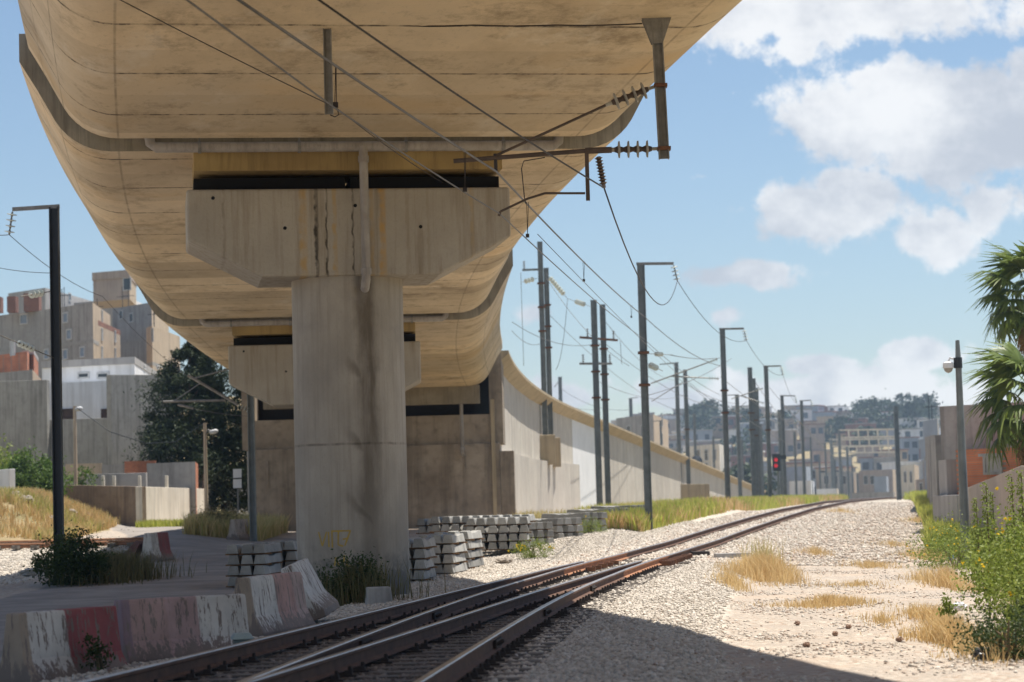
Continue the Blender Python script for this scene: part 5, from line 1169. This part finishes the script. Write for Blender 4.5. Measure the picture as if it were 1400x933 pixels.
# signals
sg = thing('rail_signal', 'dark signal head with two red lamps on a post beside the fourth mast', 'railway signal', tuple(P(1064, 684, 190)))
c = P(1061.5, 632, 190); m = MB().box(tuple(c), (.62, .35, 1.35)); build('signal_head', m, M_DARKST, sg, bevel=.04)
m = MB().bar(P(1063.5, 640, 190.3), P(1065, 686, 190.3), .16); build('post', m, M_POLE, sg)
m = MB().box(tuple(P(1067, 625, 190.2)), (.9, .3, .28)); build('hood', m, M_DARKST, sg)
M_RED = bpy.data.materials.new('red_signal_lamp'); M_RED.use_nodes = True; b = M_RED.node_tree.nodes['Principled BSDF']; b.inputs['Base Color'].default_value = (.6, .01, .02, 1); b.inputs['Emission Color'].default_value = (1, .02, .03, 1); b.inputs['Emission Strength'].default_value = .22
for y in (628.5, 636.5):
    m = MB().lathe(P(1060.8, y, 189.81), (0, -1, 0), [(0, .15), (.03, .15), (.06, .08)], 12); build('red_lamp', m, M_RED, sg)
s2 = thing('rail_signal', 'dark unlit round signal on a post above the ramp wall', 'railway signal', tuple(P(949, 650, 296)))
m = MB().lathe(P(952, 631, 295), (0, -1, 0), [(0, .7), (.25, .75), (.5, .3)], 14); m.box(tuple(P(949.5, 638, 295.3)), (.9, .5, 1.3)); build('signal_head', m, M_DARKST, s2)
m = MB().bar(P(949, 640, 296), P(950, 684, 296), .2); build('post', m, M_POLE, s2)
# lamp posts
lp = thing('camera_post', 'tapered grey post with a white dome camera near its top, by the right-hand wall', 'post', (XA(1319, 60, 720), 60, 0))
b0 = Vector((XA(1319, 60, 720), 60, 0)); tp = P(1309, 465, 60); b0.x = tp.x
m = MB().tube([b0 - Vector((0, 0, .2)), tp - Vector((0, 0, .55)), tp], [.13, .075, .05], 12); build('post', m, M_POLE, lp, smooth=True, autos=50)
m = MB().lathe(P(1310, 503, 60), (0, 0, 1), [(0, .11), (.26, .11)], 10); build('clamp_band', m, M_DARKST, lp)
m = MB().tube([P(1309, 492, 60), P(1299, 489, 60), P(1296.5, 494, 60)], .03, 8); build('camera_arm', m, M_WHITEB, lp)
c = P(1296.5, 502, 60); m = MB().lathe(c + Vector((0, 0, .14)), (0, 0, -1), [(0, .06), (.03, .13), (.16, .14)], 16); build('camera_housing', m, M_WHITEB, lp, smooth=True, autos=50)
m = MB().lathe(c - Vector((0, 0, .021)), (0, 0, -1), [(0, .115), (.06, .10), (.10, .06), (.12, .01)], 16); build('camera_dome', m, M_LGREY, lp, smooth=True, autos=60)
def woodpole(label, px, y0, y1, Y, lamp):
    tp = P(px, y0, Y); zb = Hz(tp.x, Y) - .3; root = thing('street_lamp', label, 'street lamp', (tp.x, Y, zb)); m = MB().tube([(tp.x, Y, zb), tuple(tp)], [.10, .075], 10); build('pole', m, M_BEIGE, root, smooth=True, autos=50)
    q = P(*lamp, Y); m = MB().tube([tp - Vector((0, 0, .5)), (tp + q) / 2 - Vector((0, 0, .1)), q], .045, 6); build('lamp_arm', m, M_GALV, root)
    m = MB().lathe(q - Vector((.10, 0, .03)), (1, 0, .15), [(0, .05), (.10, .10), (.32, .115), (.42, .05)], 12); build('lamp_head', m, M_FRAME, root, smooth=True, autos=60)
    return tp
ta = woodpole('wooden street lamp pole close right of the dark mast', 102, 555, 695, 116, (104, 559))
tb = woodpole('street lamp with a curved arm in front of the pine and brown wall', 280, 578, 690, 112, (289, 590))
wire('slack wire between the two wooden lamp poles', [ta, P(150, 590, 115), P(200, 606, 114), P(240, 604, 113), tb], .02, M_DARKST, name='service_wire')
sgn = thing('road_sign', 'white rectangular sign on a thin post left of the abutment', 'sign', (XA(325, 104), 104, 1))
m = MB().tube([P(325.5, 668, 104), P(325.5, 700, 104)], .04, 8); build('post', m, M_GALV, sgn)
m = MB()
for y0, y1 in ((641, 653), (655, 667)): m.box(tuple(P(324.5, (y0 + y1) / 2, 104)), (.36, .04, (y1 - y0) / 31.5))
build('sign_plate', m, M_WHITEB, sgn)

# ------------------------------------------------------------------ vegetation
def leaves(C, size, rs, asp=.45, up=0.0, fold=.25):
    n = len(C); d = rs.randn(n, 3); d[:, 2] += up; d /= np.linalg.norm(d, axis=1)[:, None]; e = rs.randn(n, 3); e -= d * (d * e).sum(1)[:, None]; e /= np.linalg.norm(e, axis=1)[:, None]
    s = (size * (.6 + .8 * rs.rand(n)))[:, None]; nn = np.cross(d, e)
    V = np.stack([C - d * s * .5, C + e * s * asp * .5 + nn * s * fold * .3, C + d * s * .5, C - e * s * asp * .5 + nn * s * fold * .3], 1).reshape(-1, 3)
    i = np.arange(n) * 4; return V, np.stack([i, i + 1, i + 2, i + 3], 1)
def blob_points(n, c, r, rs, nclump=26, hollow=.35, csz=.33, flat=0):
    """leaf positions in clumps through an ellipsoid, clumps themselves uneven."""
    u = rs.randn(nclump, 3); u /= np.linalg.norm(u, axis=1)[:, None]; rad = (hollow + (1 - hollow) * rs.rand(nclump) ** .6)[:, None]
    cc = u * rad * np.array(r); 
    if flat: cc[:, 2] = np.abs(cc[:, 2])
    k = rs.randint(0, nclump, n); sz = (csz * (.6 + .8 * rs.rand(nclump)))[k][:, None] * np.array(r).mean(); q = rs.randn(n, 3) * sz * .6
    return cc[k] + q + np.array(c)
GREEN_SHRUB = [(.15, .20, .03), (.24, .30, .05), (.10, .145, .025), (.32, .37, .09), (.18, .24, .04)]
DARK_SHRUB = [(.035, .06, .015), (.055, .085, .022), (.03, .05, .015), (.07, .095, .03)]
PINE = [(.018, .030, .012), (.03, .046, .017), (.048, .064, .022), (.022, .036, .014)]
L_SHRUB = leafmat('shrub_leaf', GREEN_SHRUB, .35); L_DARK = leafmat('dark_weed_leaf', DARK_SHRUB, .3); L_PINE = leafmat('pine_needles', PINE, .15)
L_BUSH = leafmat('garden_bush_leaf', [(.06, .12, .02), (.10, .17, .03), (.15, .22, .05), (.05, .09, .02)], .35)
L_DRY = leafmat('dry_grass_blade', [(.66, .47, .21), (.78, .60, .32), (.56, .38, .16), (.70, .51, .25)], .3)
L_GREENG = leafmat('green_grass_blade', [(.50, .52, .09), (.40, .45, .08), (.62, .58, .16), (.32, .38, .07), (.55, .54, .13)], .42)
L_MIXG = leafmat('mixed_grass_blade', [(.68, .53, .26), (.48, .43, .16), (.76, .60, .32), (.38, .37, .12), (.62, .48, .22)], .35)
L_OLIVE = leafmat('olive_weed_blade', [(.13, .12, .045), (.20, .17, .07), (.08, .09, .03), (.26, .20, .09)], .3)  # dull olive and brown tones, random per blade
M_STEM = mat('brown_stem', (.16, .12, .07), (.10, .08, .05), 5, .9, 0)
M_TRUNK = mat('bark', (.14, .10, .07), (.08, .06, .045), 4, .95, .3, streak=6)
M_YFLOW = leafmat('yellow_petal', [(.75, .52, .02), (.85, .62, .03), (.70, .45, .02)], .3)
def grass(name, X, Y, h, m_, seed, lean=.35, wd=.012, parent=None, kind='stuff', z=None, org=(0, 0, 0)):
    r = np.random.RandomState(seed); n = len(X); Z = (H(X, Y) if z is None else z) - .02; hh = h * (.45 + .9 * r.rand(n)); a = r.rand(n) * 6.28; ln = hh * lean * (r.rand(n) * 1.4)
    w_ = wd * (.7 + .8 * r.rand(n)); dx, dy = np.cos(a), np.sin(a); b_ = r.rand(n) * 6.28; wx, wy = np.cos(b_) * w_, np.sin(b_) * w_
    V = np.stack([np.stack([X - wx, Y - wy, Z], 1), np.stack([X + wx, Y + wy, Z], 1), np.stack([X + dx * ln * .35 + wx * .7, Y + dy * ln * .35 + wy * .7, Z + hh * .6], 1), np.stack([X + dx * ln * .35 - wx * .7, Y + dy * ln * .35 - wy * .7, Z + hh * .6], 1), np.stack([X + dx * ln, Y + dy * ln, Z + hh], 1)], 1).reshape(-1, 3)
    i = np.arange(n) * 5; F_ = np.concatenate([np.stack([i, i + 1, i + 2], 1), np.stack([i, i + 2, i + 3], 1), np.stack([i + 3, i + 2, i + 4], 1)])
    return npmesh(name, V, F_, m_, parent, kind, org=org)
def clumped(r, X, Y, s, thr):
    k = wob(X * 1.0 + 13, Y * .8 - 7, s) + .5 * wob(X + 90, Y, s * .4) + .22 * r.randn(len(X)) > thr; return X[k], Y[k]
r = np.random.RandomState(11)
# green strip left of the track by the wall, and beyond
n = 60000; Y = 86 + 130 * r.rand(n) ** 1.4; X = XR(Y) - 3.0 - r.rand(n) * np.interp(Y, [86, 95, 130, 220], [2.2, 5, 9, 7]); k = X > XW(np.maximum(Y, 110)) + .6
X, Y = X[k], Y[k]; c_ = wob(X, Y, 5) + .3 * r.randn(len(X)); grass('green_grass', X[c_ > -.05], Y[c_ > -.05], .58, L_GREENG, 1, wd=.028)
grass('dry_verge_grass', X[c_ <= .05], Y[c_ <= .05], .52, L_DRY, 2, wd=.026)
n = 9000; Y = 93 + 22 * r.rand(n); X = XW(np.maximum(Y, 110)) + .6 + r.rand(n) * np.maximum(.5, (XR(Y) - 5 - XW(np.maximum(Y, 110)))); grass('wall_foot_grass', X, Y, .55, L_MIXG, 3, wd=.025)
n = 30000; Y = 66 + 150 * r.rand(n) ** 1.5; X = np.interp(Y, [66, 80, 110, 200, 220], [11.1, 13.6, 18.2, 32.5, 35]) + r.rand(n) * np.interp(Y, [66, 110, 220], [2.0, 2.6, 5]); grass('green_verge_grass', X, Y, .62, L_GREENG, 4, wd=.026)
# dry grass on the path
def patch(cx, cy, rx, ry, n):
    a = r.rand(n) * 6.28; q = np.abs(r.randn(n)) * .55; return cx + rx * q * np.cos(a) * (1 + .25 * np.sin(3 * a)), cy + ry * q * np.sin(a)
XX, YY, hh = [], [], []
for x, y, rx, ry, n, hgt in [(1045, 790, .75, 4.0, 5200, .42), (1000, 800, .35, 3, 900, .25), (1115, 758, .55, 3, 900, .2), (1130, 828, .85, 1.6, 2600, .15), (1190, 775, .8, 3.5, 1200, .14), (1268, 765, .6, 4, 1800, .25), (1290, 800, .4, 4, 2200, .30), (1300, 880, .35, 2.2, 2600, .24), (1275, 850, .3, 3, 1600, .2), (1220, 745, .8, 4, 600, .15), (1150, 700, .9, 5, 700, .2), (1205, 850, .4, 1.5, 400, .12), (1370, 900, .5, 1.4, 1600, .22), (1265, 715, .5, 6, 1500, .25), (1172, 800, 1.1, 2.5, 700, .1)]:
    p = GP(x, y); a, b_ = patch(p.x, p.y, rx, ry, n); a, b_ = clumped(r, a, b_, .35, -.22); e_ = np.hypot((a - p.x) / rx, (b_ - p.y) / ry); XX.append(a); YY.append(b_); hh.append(hgt * np.clip(1.25 - .55 * e_, .25, 1.2))
grass('dry_path_grass', np.concatenate(XX), np.concatenate(YY), np.concatenate(hh), L_DRY, 5, wd=.006, lean=.6)
p = GP(1045, 785); a, b_ = patch(p.x, p.y, .5, 2.8, 260); grass('tall_dry_weeds', a, b_, .75, L_MIXG, 6, lean=.3, wd=.008)
# left bank
n = 90000; X = -16 - 18 * r.rand(n); Y = 92.6 + 24 * r.rand(n); k = (X < -17.2 - (Y - 92) * .06) ; X, Y = clumped(r, X[k], Y[k], 2.2, -.3); c_ = wob(X, Y, 2.2) + .25 * r.randn(len(X)); kk = wob(X + 31, Y, 1.7) > -.28; X, Y, c_ = X[kk], Y[kk], c_[kk]; grass('green_bank_grass', X[c_ > .42], Y[c_ > .42], .45, L_GREENG, 27, wd=.022); grass('dry_bank_grass', X[c_ > .0], Y[c_ > .0], .42, L_MIXG, 7, wd=.022); grass('straw_bank_grass', X[c_ <= .1], Y[c_ <= .1], .40, L_DRY, 8, wd=.022)
n = 9000; X = -11.9 + 3.2 * r.rand(n) - 1.5; Y = 97 + 11 * r.rand(n); grass('bank_edge_grass', X, Y, .7, L_MIXG, 9, wd=.022)
n = 2600; X = -17.5 + 4.5 * r.rand(n); Y = 111 + 3 * r.rand(n); grass('road_end_grass', X, Y, .3, L_GREENG, 10, wd=.02)
def shrub(label, c, rad, n, lsize, m_, seed, cat='shrub', name='shrub', nclump=26, stems=6, csz=.33, hollow=.3, flowers=0, asp=.5, group=None, grassy=0):
    rs = np.random.RandomState(seed); c = Vector(c); root = thing(name, label, cat, tuple(c), group); C_ = blob_points(n, (c.x, c.y, c.z + rad[2] * .95), rad, rs, nclump, hollow, csz); C_[:, 2] = np.maximum(C_[:, 2], c.z + .02 + .06 * rs.rand(n))
    V, F_ = leaves(C_, np.full(n, lsize), rs, asp); fo = npmesh('foliage', V, F_, m_, root, org=tuple(c))
    m = MB()
    for i in range(stems):
        a = rs.rand() * 6.28; q = c + Vector((math.cos(a) * rad[0] * .6 * rs.rand(), math.sin(a) * rad[1] * .6 * rs.rand(), rad[2] * (1.0 + .6 * rs.rand()))); m.tube([c + Vector((math.cos(a) * .08, math.sin(a) * .08, -.05)), (c + q) / 2 + Vector((0, 0, .1)), q], [.022, .015, .006], 5)
    if stems: build('stem', m, M_STEM, root)
    if flowers:
        k = rs.choice(n, flowers); Cf = C_[k] + (C_[k] - np.array(c)) * .12; Cf = Cf[Cf[:, 2] > c.z + rad[2] * .8]; Cf = np.repeat(Cf, 5, 0) + rs.randn(len(Cf) * 5, 3) * .010; V2, F2 = leaves(Cf, np.full(len(Cf), max(.036, .02 * c.y / 28)), rs, .8)
        bpy.data.objects.remove(fo); fo = npmesh('foliage', np.concatenate([V, V2]), np.concatenate([F_, F2 + len(V)]), m_, root, org=tuple(c)); fo.data.materials.append(M_YFLOW)
        fo.data.polygons.foreach_set('material_index', np.concatenate([np.zeros(len(F_), np.int32), np.ones(len(F2), np.int32)]))
    return root
# right foreground shrubs
def gp3(X, Y): return (X, Y, Hz(X, Y))
shrub('big leafy green shrub with yellow flowers at the right edge, nearest to us', gp3(6.1, 29.0), (.74, 1.5, .68), 9000, .05, L_SHRUB, 1, nclump=60, flowers=45, csz=.26)
shrub('leafy green shrub behind the nearest one, reaching left of the camera post', gp3(7.75, 35.5), (.72, 1.6, .60), 7000, .055, L_SHRUB, 2, nclump=50, flowers=30, csz=.28)
shrub('tall green shrub against the pale wall below the palms', gp3(8.5, 37.5), (.9, 2.0, .85), 6500, .07, L_SHRUB, 3, nclump=44, flowers=25, csz=.28)
shrub('low weedy shrub in front of the big shrub at the bottom right corner', gp3(5.05, 25.2), (.42, .9, .28), 3000, .04, L_DARK, 4, nclump=30, csz=.3)
shrub('bright green weed clump with yellow flowers left of the camera post', gp3(10.3, 57), (.75, 2.6, .42), 4500, .06, L_SHRUB, 5, nclump=40, flowers=60)
shrub('green weed clump half way along the right verge', gp3(9.7, 47), (.6, 2.0, .42), 4500, .055, L_SHRUB, 6, nclump=40, flowers=30)
def stalk(label, X, Y, hgt, seed):
    rs = np.random.RandomState(seed); z = Hz(X, Y); root = thing('tall_weed', label, 'plant', (X, Y, z), 'tall leafy weed stalks at the right'); m = MB().tube([(X, Y, z - .05), (X + .03, Y, z + hgt * .5), (X + .02, Y, z + hgt)], [.018, .014, .006], 6); build('stem', m, M_STEM, root)
    n = int(60 + 190 * hgt); t_ = rs.rand(n) ** .8; C_ = np.stack([X + rs.randn(n) * .045 * (1.3 - .8 * t_), Y + rs.randn(n) * .045, z + .25 + (hgt - .2) * t_], 1); V, F_ = leaves(C_, .07 * (1.25 - .7 * t_), rs, .45, .4); npmesh('foliage', V, F_, L_SHRUB, root, org=(X, Y, z))
for k, (px, py, Y, lb) in enumerate([(1346, 664, 34, 'thick tall weed stalk against the pale wall'), (1381, 652, 33.5, 'tall weed stalk second from the right edge'), (1394, 648, 32.5, 'tall weed stalk rightmost, above the big shrub'), (1355, 676, 38, 'thin weed stalk just right of the thick one'), (1333, 684, 42, 'thin weed stalk near the camera post')]):
    p = P(px, py, Y); stalk(lb, p.x, Y, p.z - Hz(p.x, Y), 30 + k)
p = GP(1297, 868); stalk('small lone weed in the dry grass left of the big shrub', p.x, p.y, .42, 40)
# left plants
pp = Vector((XA(96, 60.5, 780), 60.5, .05))
shrub('dark green bush at the foot of the dark mast', (pp.x, 60.6, Hz(pp.x, 60.6)), (.95, 1.1, .62), 6500, .085, L_DARK, 7, nclump=46, csz=.3)
shrub('olive grassy bush between the dark bush and the lone barrier', (XA(150, 63.5), 63.5, Hz(XA(150, 63.5), 63.5)), (.8, 1.4, .40), 4200, .07, L_OLIVE, 8, nclump=40, asp=.16)
a, b_ = patch(XA(150, 63), 63, 1.1, 2.4, 4200); grass('olive_weeds', a, b_, .62, L_OLIVE, 13, wd=.010)
shrub('weedy bush growing at the foot of the front column', (XA(480, 43.5, 800), 43.6, 0), (.62, .5, .42), 3800, .06, L_DARK, 9, nclump=44, csz=.34)
a, b_ = patch(XA(490, 43.6, 800), 43.6, .85, .8, 1500); grass('weeds_at_column', a, b_, .62, L_OLIVE, 14, wd=.007, lean=.25)
shrub('small dark weed in front of the red barrier end', (XA(131, 25.9, 900), 25.9, 0), (.14, .14, .20), 420, .045, L_DARK, 10, nclump=16, stems=4, csz=.4)
shrub('dark weedy bush on the bank left of the abutment', (XA(300, 99), 99, Hz(XA(300, 99), 99)), (1.1, 1.5, .45), 3500, .12, L_OLIVE, 11, nclump=40, asp=.2)
shrub('green clump with orange-yellow flowers in front of the sleeper block', (XA(727, 70), 70, Hz(XA(727, 70), 70)), (.55, .5, .28), 2600, .055, L_SHRUB, 12, nclump=36, flowers=26, csz=.3, asp=.25)
shrub('small green weed clump at the end of the long sleeper row', (XA(806, 83), 83, Hz(XA(806, 83), 83)), (.7, .6, .22), 1500, .06, L_SHRUB, 13, nclump=26, flowers=5, asp=.25)
shrub('round green garden bush behind the grass bank at the left', (XA(38, 112), 112, Hz(XA(38, 112), 112)), (1.75, 1.3, 1.25), 7500, .16, L_BUSH, 14, nclump=50, cat='bush')
shrub('small garden bush in the gap right of the dark mast', (XA(108, 118.5), 118.8, Hz(XA(108, 118.5), 118.8)), (.8, .6, 1.1), 1800, .15, L_BUSH, 15, nclump=24, cat='bush')
shrub('yellow-green bush behind the garden bush at the left edge', (XA(8, 116), 116, Hz(XA(8, 116), 116)), (1.4, 1.0, 1.6), 3000, .15, L_SHRUB, 16, nclump=34, cat='bush')
# pine
def tree(label, base, hgt, prof, n, lsize, m_, seed, name='tree', cat='tree', trunk_r=.18, asp=.3, up=.2, clump=.30, nl=70, cb=.12, group=None, limbs=12):
    rs = np.random.RandomState(seed); b_ = Vector(base); root = thing(name, label, cat, tuple(b_), group)
    m = MB().tube([b_ - Vector((0, 0, .3)), b_ + Vector((.05, 0, hgt * .4)), b_ + Vector((0, .05, hgt * .85))], [trunk_r, trunk_r * .65, trunk_r * .2], 8); build('trunk', m, M_TRUNK, root, smooth=True, autos=60)
    t_ = cb + (1 - cb) * rs.rand(nl); rad = np.interp(t_, prof[0], prof[1]); a = rs.rand(nl) * 6.28; q = rad * (.35 + .65 * rs.rand(nl) ** .5); cc = np.stack([b_.x + q * np.cos(a), b_.y + q * np.sin(a), b_.z + t_ * hgt], 1)
    k = rs.randint(0, nl, n); sz = (clump * (.5 + rs.rand(nl)) * np.maximum(.35, rad))[k][:, None]; C_ = cc[k] + rs.randn(n, 3) * sz * np.array([.8, .8, .5]); V, F_ = leaves(C_, np.full(n, lsize), rs, asp, up); npmesh('crown', V, F_, m_, root, org=tuple(b_))
    m = MB()
    for i in range(min(limbs, nl)):
        h0 = max(.1, (cc[i, 2] - b_.z) / hgt - .12) * hgt; m.tube([b_ + Vector((0, 0, h0)), Vector(cc[i])], [trunk_r * .35, .02], 5)
    if limbs: build('limb', m, M_TRUNK, root)
    return root
bx_ = XA(262, 133); zb = Hz(bx_, 133) - .3
tree('large dark pine tree between the grey wall and the viaduct', (bx_, 133, zb), 10.2, ([0, .12, .3, .5, .75, 1], [1.2, 2.6, 3.2, 2.5, 1.7, .3]), 52000, .22, L_PINE, 50, name='pine_tree', nl=150, clump=.23, cb=.08)
bx_ = XA(306, 134)
tree('second dark pine half hidden by the viaduct, right of the large pine', (bx_, 134, zb), 10.8, ([0, .12, .3, .6, .85, 1], [1.0, 2.0, 2.4, 2.1, 1.6, .5]), 34000, .22, L_PINE, 51, name='pine_tree', nl=90, clump=.26, cb=.10)
# far trees
L_FART = leafmat('far_tree_leaf', [(.035, .055, .025), (.055, .08, .035), (.025, .042, .02), (.07, .09, .04)], .15)
rf = random.Random(5); kf = 0
def far_tree(label, px, Y, hgt, wd, n=900):
    global kf
    kf += 1; x = XA(px, Y); tree(label, (x, Y, Hz(x, Y)), hgt, ([0, .25, .55, .85, 1], [.5 * wd, .95 * wd, wd, .7 * wd, .25 * wd]), n, .9, L_FART, 100 + kf, nl=26, clump=.42, cb=.2, trunk_r=.35, asp=.7, limbs=4, group='trees in the far town', name='tree')
for i in range(16): far_tree('dark tree in the dense grove on the right shoulder of the far hill', rf.uniform(1188, 1276), rf.uniform(640, 770), rf.uniform(6, 10), rf.uniform(3.5, 6))
for i in range(20): far_tree('small dark tree on the ridge of the far hill', rf.uniform(880, 1275), rf.uniform(785, 830), rf.uniform(3, 6), rf.uniform(2.5, 5), 500)
for i in range(12): far_tree('dark tree among the houses of the far hillside', rf.uniform(900, 1270), rf.uniform(470, 700), rf.uniform(4, 8), rf.uniform(2.5, 4.5), 600)
far_tree('larger rounded tree rising behind the second mast, left one', 955, 690, 8, 4.5, 900); far_tree('larger rounded tree rising behind the second mast, right one', 976, 700, 9, 4.2, 900); far_tree('low green tree before the cream town building', 1018, 340, 5, 3.2)
# palms
L_PALM = leafmat('palm_leaf', [(.11, .16, .03), (.17, .22, .045), (.07, .11, .02), (.24, .29, .07)], .35, .4); L_PALMD = leafmat('dead_palm_leaf', [(.30, .19, .08), (.22, .14, .06), (.36, .24, .11)], .2)
def frond_mesh(rs, ln, R, droop, dead=False):
    """petiole along +X with a fan blade of drooping segments at its end."""
    V, F_ = [], []
    def strip(pts, wds):
        o_ = len(V)
        for p, w_ in zip(pts, wds): V.append(p - w_); V.append(p + w_)
        for i in range(len(pts) - 1): F_.append((o_ + 2 * i, o_ + 2 * i + 1, o_ + 2 * i + 3, o_ + 2 * i + 2))
    pe = [np.array([ln * t_, 0, -.10 * ln * t_ * t_]) for t_ in (0, .5, 1)]; strip(pe, [np.array([0, .025, 0]), np.array([0, .02, 0]), np.array([0, .015, 0])]); tip = pe[-1]
    ns = 26
    for i in range(ns):
        a = -1.95 + 3.9 * i / (ns - 1) + rs.randn() * .03; L_ = R * (1 - .30 * abs(a) / 1.95) * (.85 + .3 * rs.rand()); d = np.array([math.cos(a), math.sin(a), -.12]); sd = np.array([-math.sin(a), math.cos(a), 0])
        pts = [tip + d * L_ * t_ + np.array([0, 0, -droop * L_ * max(0, t_ - .4) ** 1.6 * 1.5]) + np.array([.10 * rs.randn(), .10 * rs.randn(), -.10 * abs(rs.randn())]) * (t_ > .8) * L_ for t_ in (0, .35, .65, 1)]
        strip(pts, [sd * .006 * R, sd * .066 * R, sd * .045 * R, sd * .004 * R])
    return np.array(V), np.array(F_)
def palm(label, px, py, Y, sc, seed):
    rs = np.random.RandomState(seed); c = P(px, py, Y); zb = Hz(c.x, Y); root = thing('palm_tree', label, 'palm tree', (c.x, Y, zb), 'fan palms at the right edge')
    m = MB().tube([(c.x, Y, zb - .2), (c.x + .05, Y, (zb + c.z) / 2), (c.x, Y, c.z)], [.24, .19, .21], 12); build('trunk', m, M_TRUNK, root, smooth=True, autos=60)
    for i in range(46):
        dead = i >= 32; az = i * 2.39996 + rs.randn() * .2; el = (1.30 - 2.0 * (i / 32) ** .9) if not dead else -.95 - .42 * rs.rand(); V, F_ = frond_mesh(rs, sc * (.75 + .2 * rs.rand()), sc * (.85 if not dead else .62), .75 if not dead else .35, dead)
        ce, se = math.cos(el), math.sin(el); x = V[:, 0] * ce - V[:, 2] * se; z = V[:, 0] * se + V[:, 2] * ce; y = V[:, 1]; X_ = x * math.cos(az) - y * math.sin(az); Y_ = x * math.sin(az) + y * math.cos(az)
        off = -.35 * (i / 46)
        W = np.stack([X_ + c.x, Y_ + Y, z + c.z + off], 1); npmesh('frond' if not dead else 'dead_frond', W, F_, L_PALM if not dead else L_PALMD, root, org=(c.x, Y, zb))
palm('taller fan palm with a brown dead skirt at the right edge', 1412, 398, 72, 1.15, 3)
palm('lower fan palm in front of the grey building at the right edge', 1418, 540, 66, 1.25, 4)

# ------------------------------------------------------------------ small things
p = GP(328, 876); p = Vector((XA(327, 26.9), 26.9, 0))
sbx = thing('trackside_box', 'small grey-green cast box beside the rail, in front of the faded barrier', 'box', (p.x, p.y, .0))
m = MB().box((p.x, p.y, .12), (.19, .22, .26), .2); build('body', m, mat('grey_green_paint', (.20, .24, .23), (.13, .16, .155), 5, .6, .1), sbx, bevel=.02)
m = MB().box((p.x, p.y, .285), (.25, .28, .07), .2, .72); build('lid', m, mat('pale_green_paint', (.36, .42, .40), (.28, .33, .31), 5, .6, .1), sbx, bevel=.015)
for (x, y, sz, lb) in ((1000, 763, (.9, .35, .14), 'flat concrete slab lying right of the switch point'), (957, 760, (.5, .4, .13), 'dark plate at the end of the slide chairs')):
    p = GP(x, y); m = MB().box((0, 0, sz[2] / 2), sz, .1); o_ = build('concrete_slab', m, M_LGREY if x == 1000 else M_CHAIR, loc=(0, 0, 0), bevel=.012); o_.location = p; tag(o_, lb, 'slab')
p = Vector((XA(520, 43.2, 815), 42.6, 0)); o_ = build('concrete_lump', MB().box((0, 0, .14), (.48, .35, .34), .2, .85), M_GREYB, bevel=.03); o_.location = p; tag(o_, 'low concrete lump at the foot of the front column by the rail', 'block')
def crumple(name, label, c, rad, m_, seed, cat, fl=.6):
    rs = np.random.RandomState(seed); V = []; F_ = []; nu, nv = 14, 9
    for j in range(nv + 1):
        for i in range(nu):
            th, ph = 6.283 * i / nu, math.pi * j / nv; q = rad * (.7 + .5 * rs.rand()) if 0 < j < nv else rad * .8; V.append((q * math.sin(ph) * math.cos(th), q * math.sin(ph) * math.sin(th), rad * fl + q * fl * math.cos(ph)))
    for j in range(nv):
        for i in range(nu): F_.append((j * nu + i, j * nu + (i + 1) % nu, (j + 1) * nu + (i + 1) % nu, (j + 1) * nu + i))
    o_ = build(name, MB().add(V, F_), m_); o_.location = c; return tag(o_, label, cat)
M_BAGB = mat('black_plastic', (.02, .02, .022), (.04, .04, .042), 6, .35, .1, spec=.5); M_BAGW = mat('white_plastic', (.70, .70, .70), (.6, .6, .62), 6, .4, .1); M_BAGC = mat('blue_plastic', (.15, .32, .45), (.10, .25, .36), 6, .4, .1); M_ROCK = mat('rock', (.36, .31, .25), (.27, .23, .19), 3, .9, .3)
crumple('plastic_bag', 'crumpled black plastic bag on the ground by the big shrub', GP(1346, 903), .12, M_BAGB, 1, 'bag'); crumple('plastic_bag', 'white plastic scrap caught in the left edge of the big shrub', GP(1312, 845) + Vector((0, 0, .1)), .11, M_BAGW, 2, 'bag')
crumple('plastic_bag', 'blue plastic scrap in the verge above the big shrub', GP(1302, 772) + Vector((0, 0, .1)), .11, M_BAGC, 3, 'bag')
crumple('rock', 'large flat rock in front of the dark-ended sleeper block', GP(688, 771), .24, M_ROCK, 4, 'rock', .35); crumple('rock', 'dark rubble lump in the shade below the left siding', GP(42, 788), .3, M_DWALL, 5, 'rock', .4)
for k, (x, y, sz) in enumerate(((95, 705, .3), (118, 709, .25), (150, 706, .35), (70, 715, .3), (35, 690, .4), (20, 683, .35))):
    crumple('rock', 'pale rock lying on the grassy bank behind the siding', GP(x, y), sz, M_ROCK, 10 + k, 'rock', .5)['group'] = 'pale rocks on the grass bank'
for k, (x, y) in enumerate(((1065, 788), (1090, 855), (1142, 870), (1160, 860), (1230, 878), (1103, 885))):
    crumple('rock', 'small brown stone lying loose on the sunlit path', GP(x, y), .045, mat('brown_stone', (.30, .19, .13), (.22, .14, .10), 4, .9, .2), 30 + k, 'stone', .7)['group'] = 'brown stones on the path'

# ------------------------------------------------------------------ air
hz = build('haze', MB().box((100, 420, 34), (1700, 1100, 74)), bpy.data.materials.new('haze_air')); hz['kind'] = 'stuff'; hz.display_type = 'WIRE'
m = hz.data.materials[0]; m.use_nodes = True; t = m.node_tree; t.nodes.clear(); o_ = N(t, 'ShaderNodeOutputMaterial'); v = N(t, 'ShaderNodeVolumePrincipled'); v.inputs['Color'].default_value = (.62, .80, 1, 1); v.inputs['Density'].default_value = .00036; v.inputs['Anisotropy'].default_value = .2
t.links.new(v.outputs[0], o_.inputs['Volume'])
for o in bpy.data.objects:
    if '_w' in o: del o['_w']
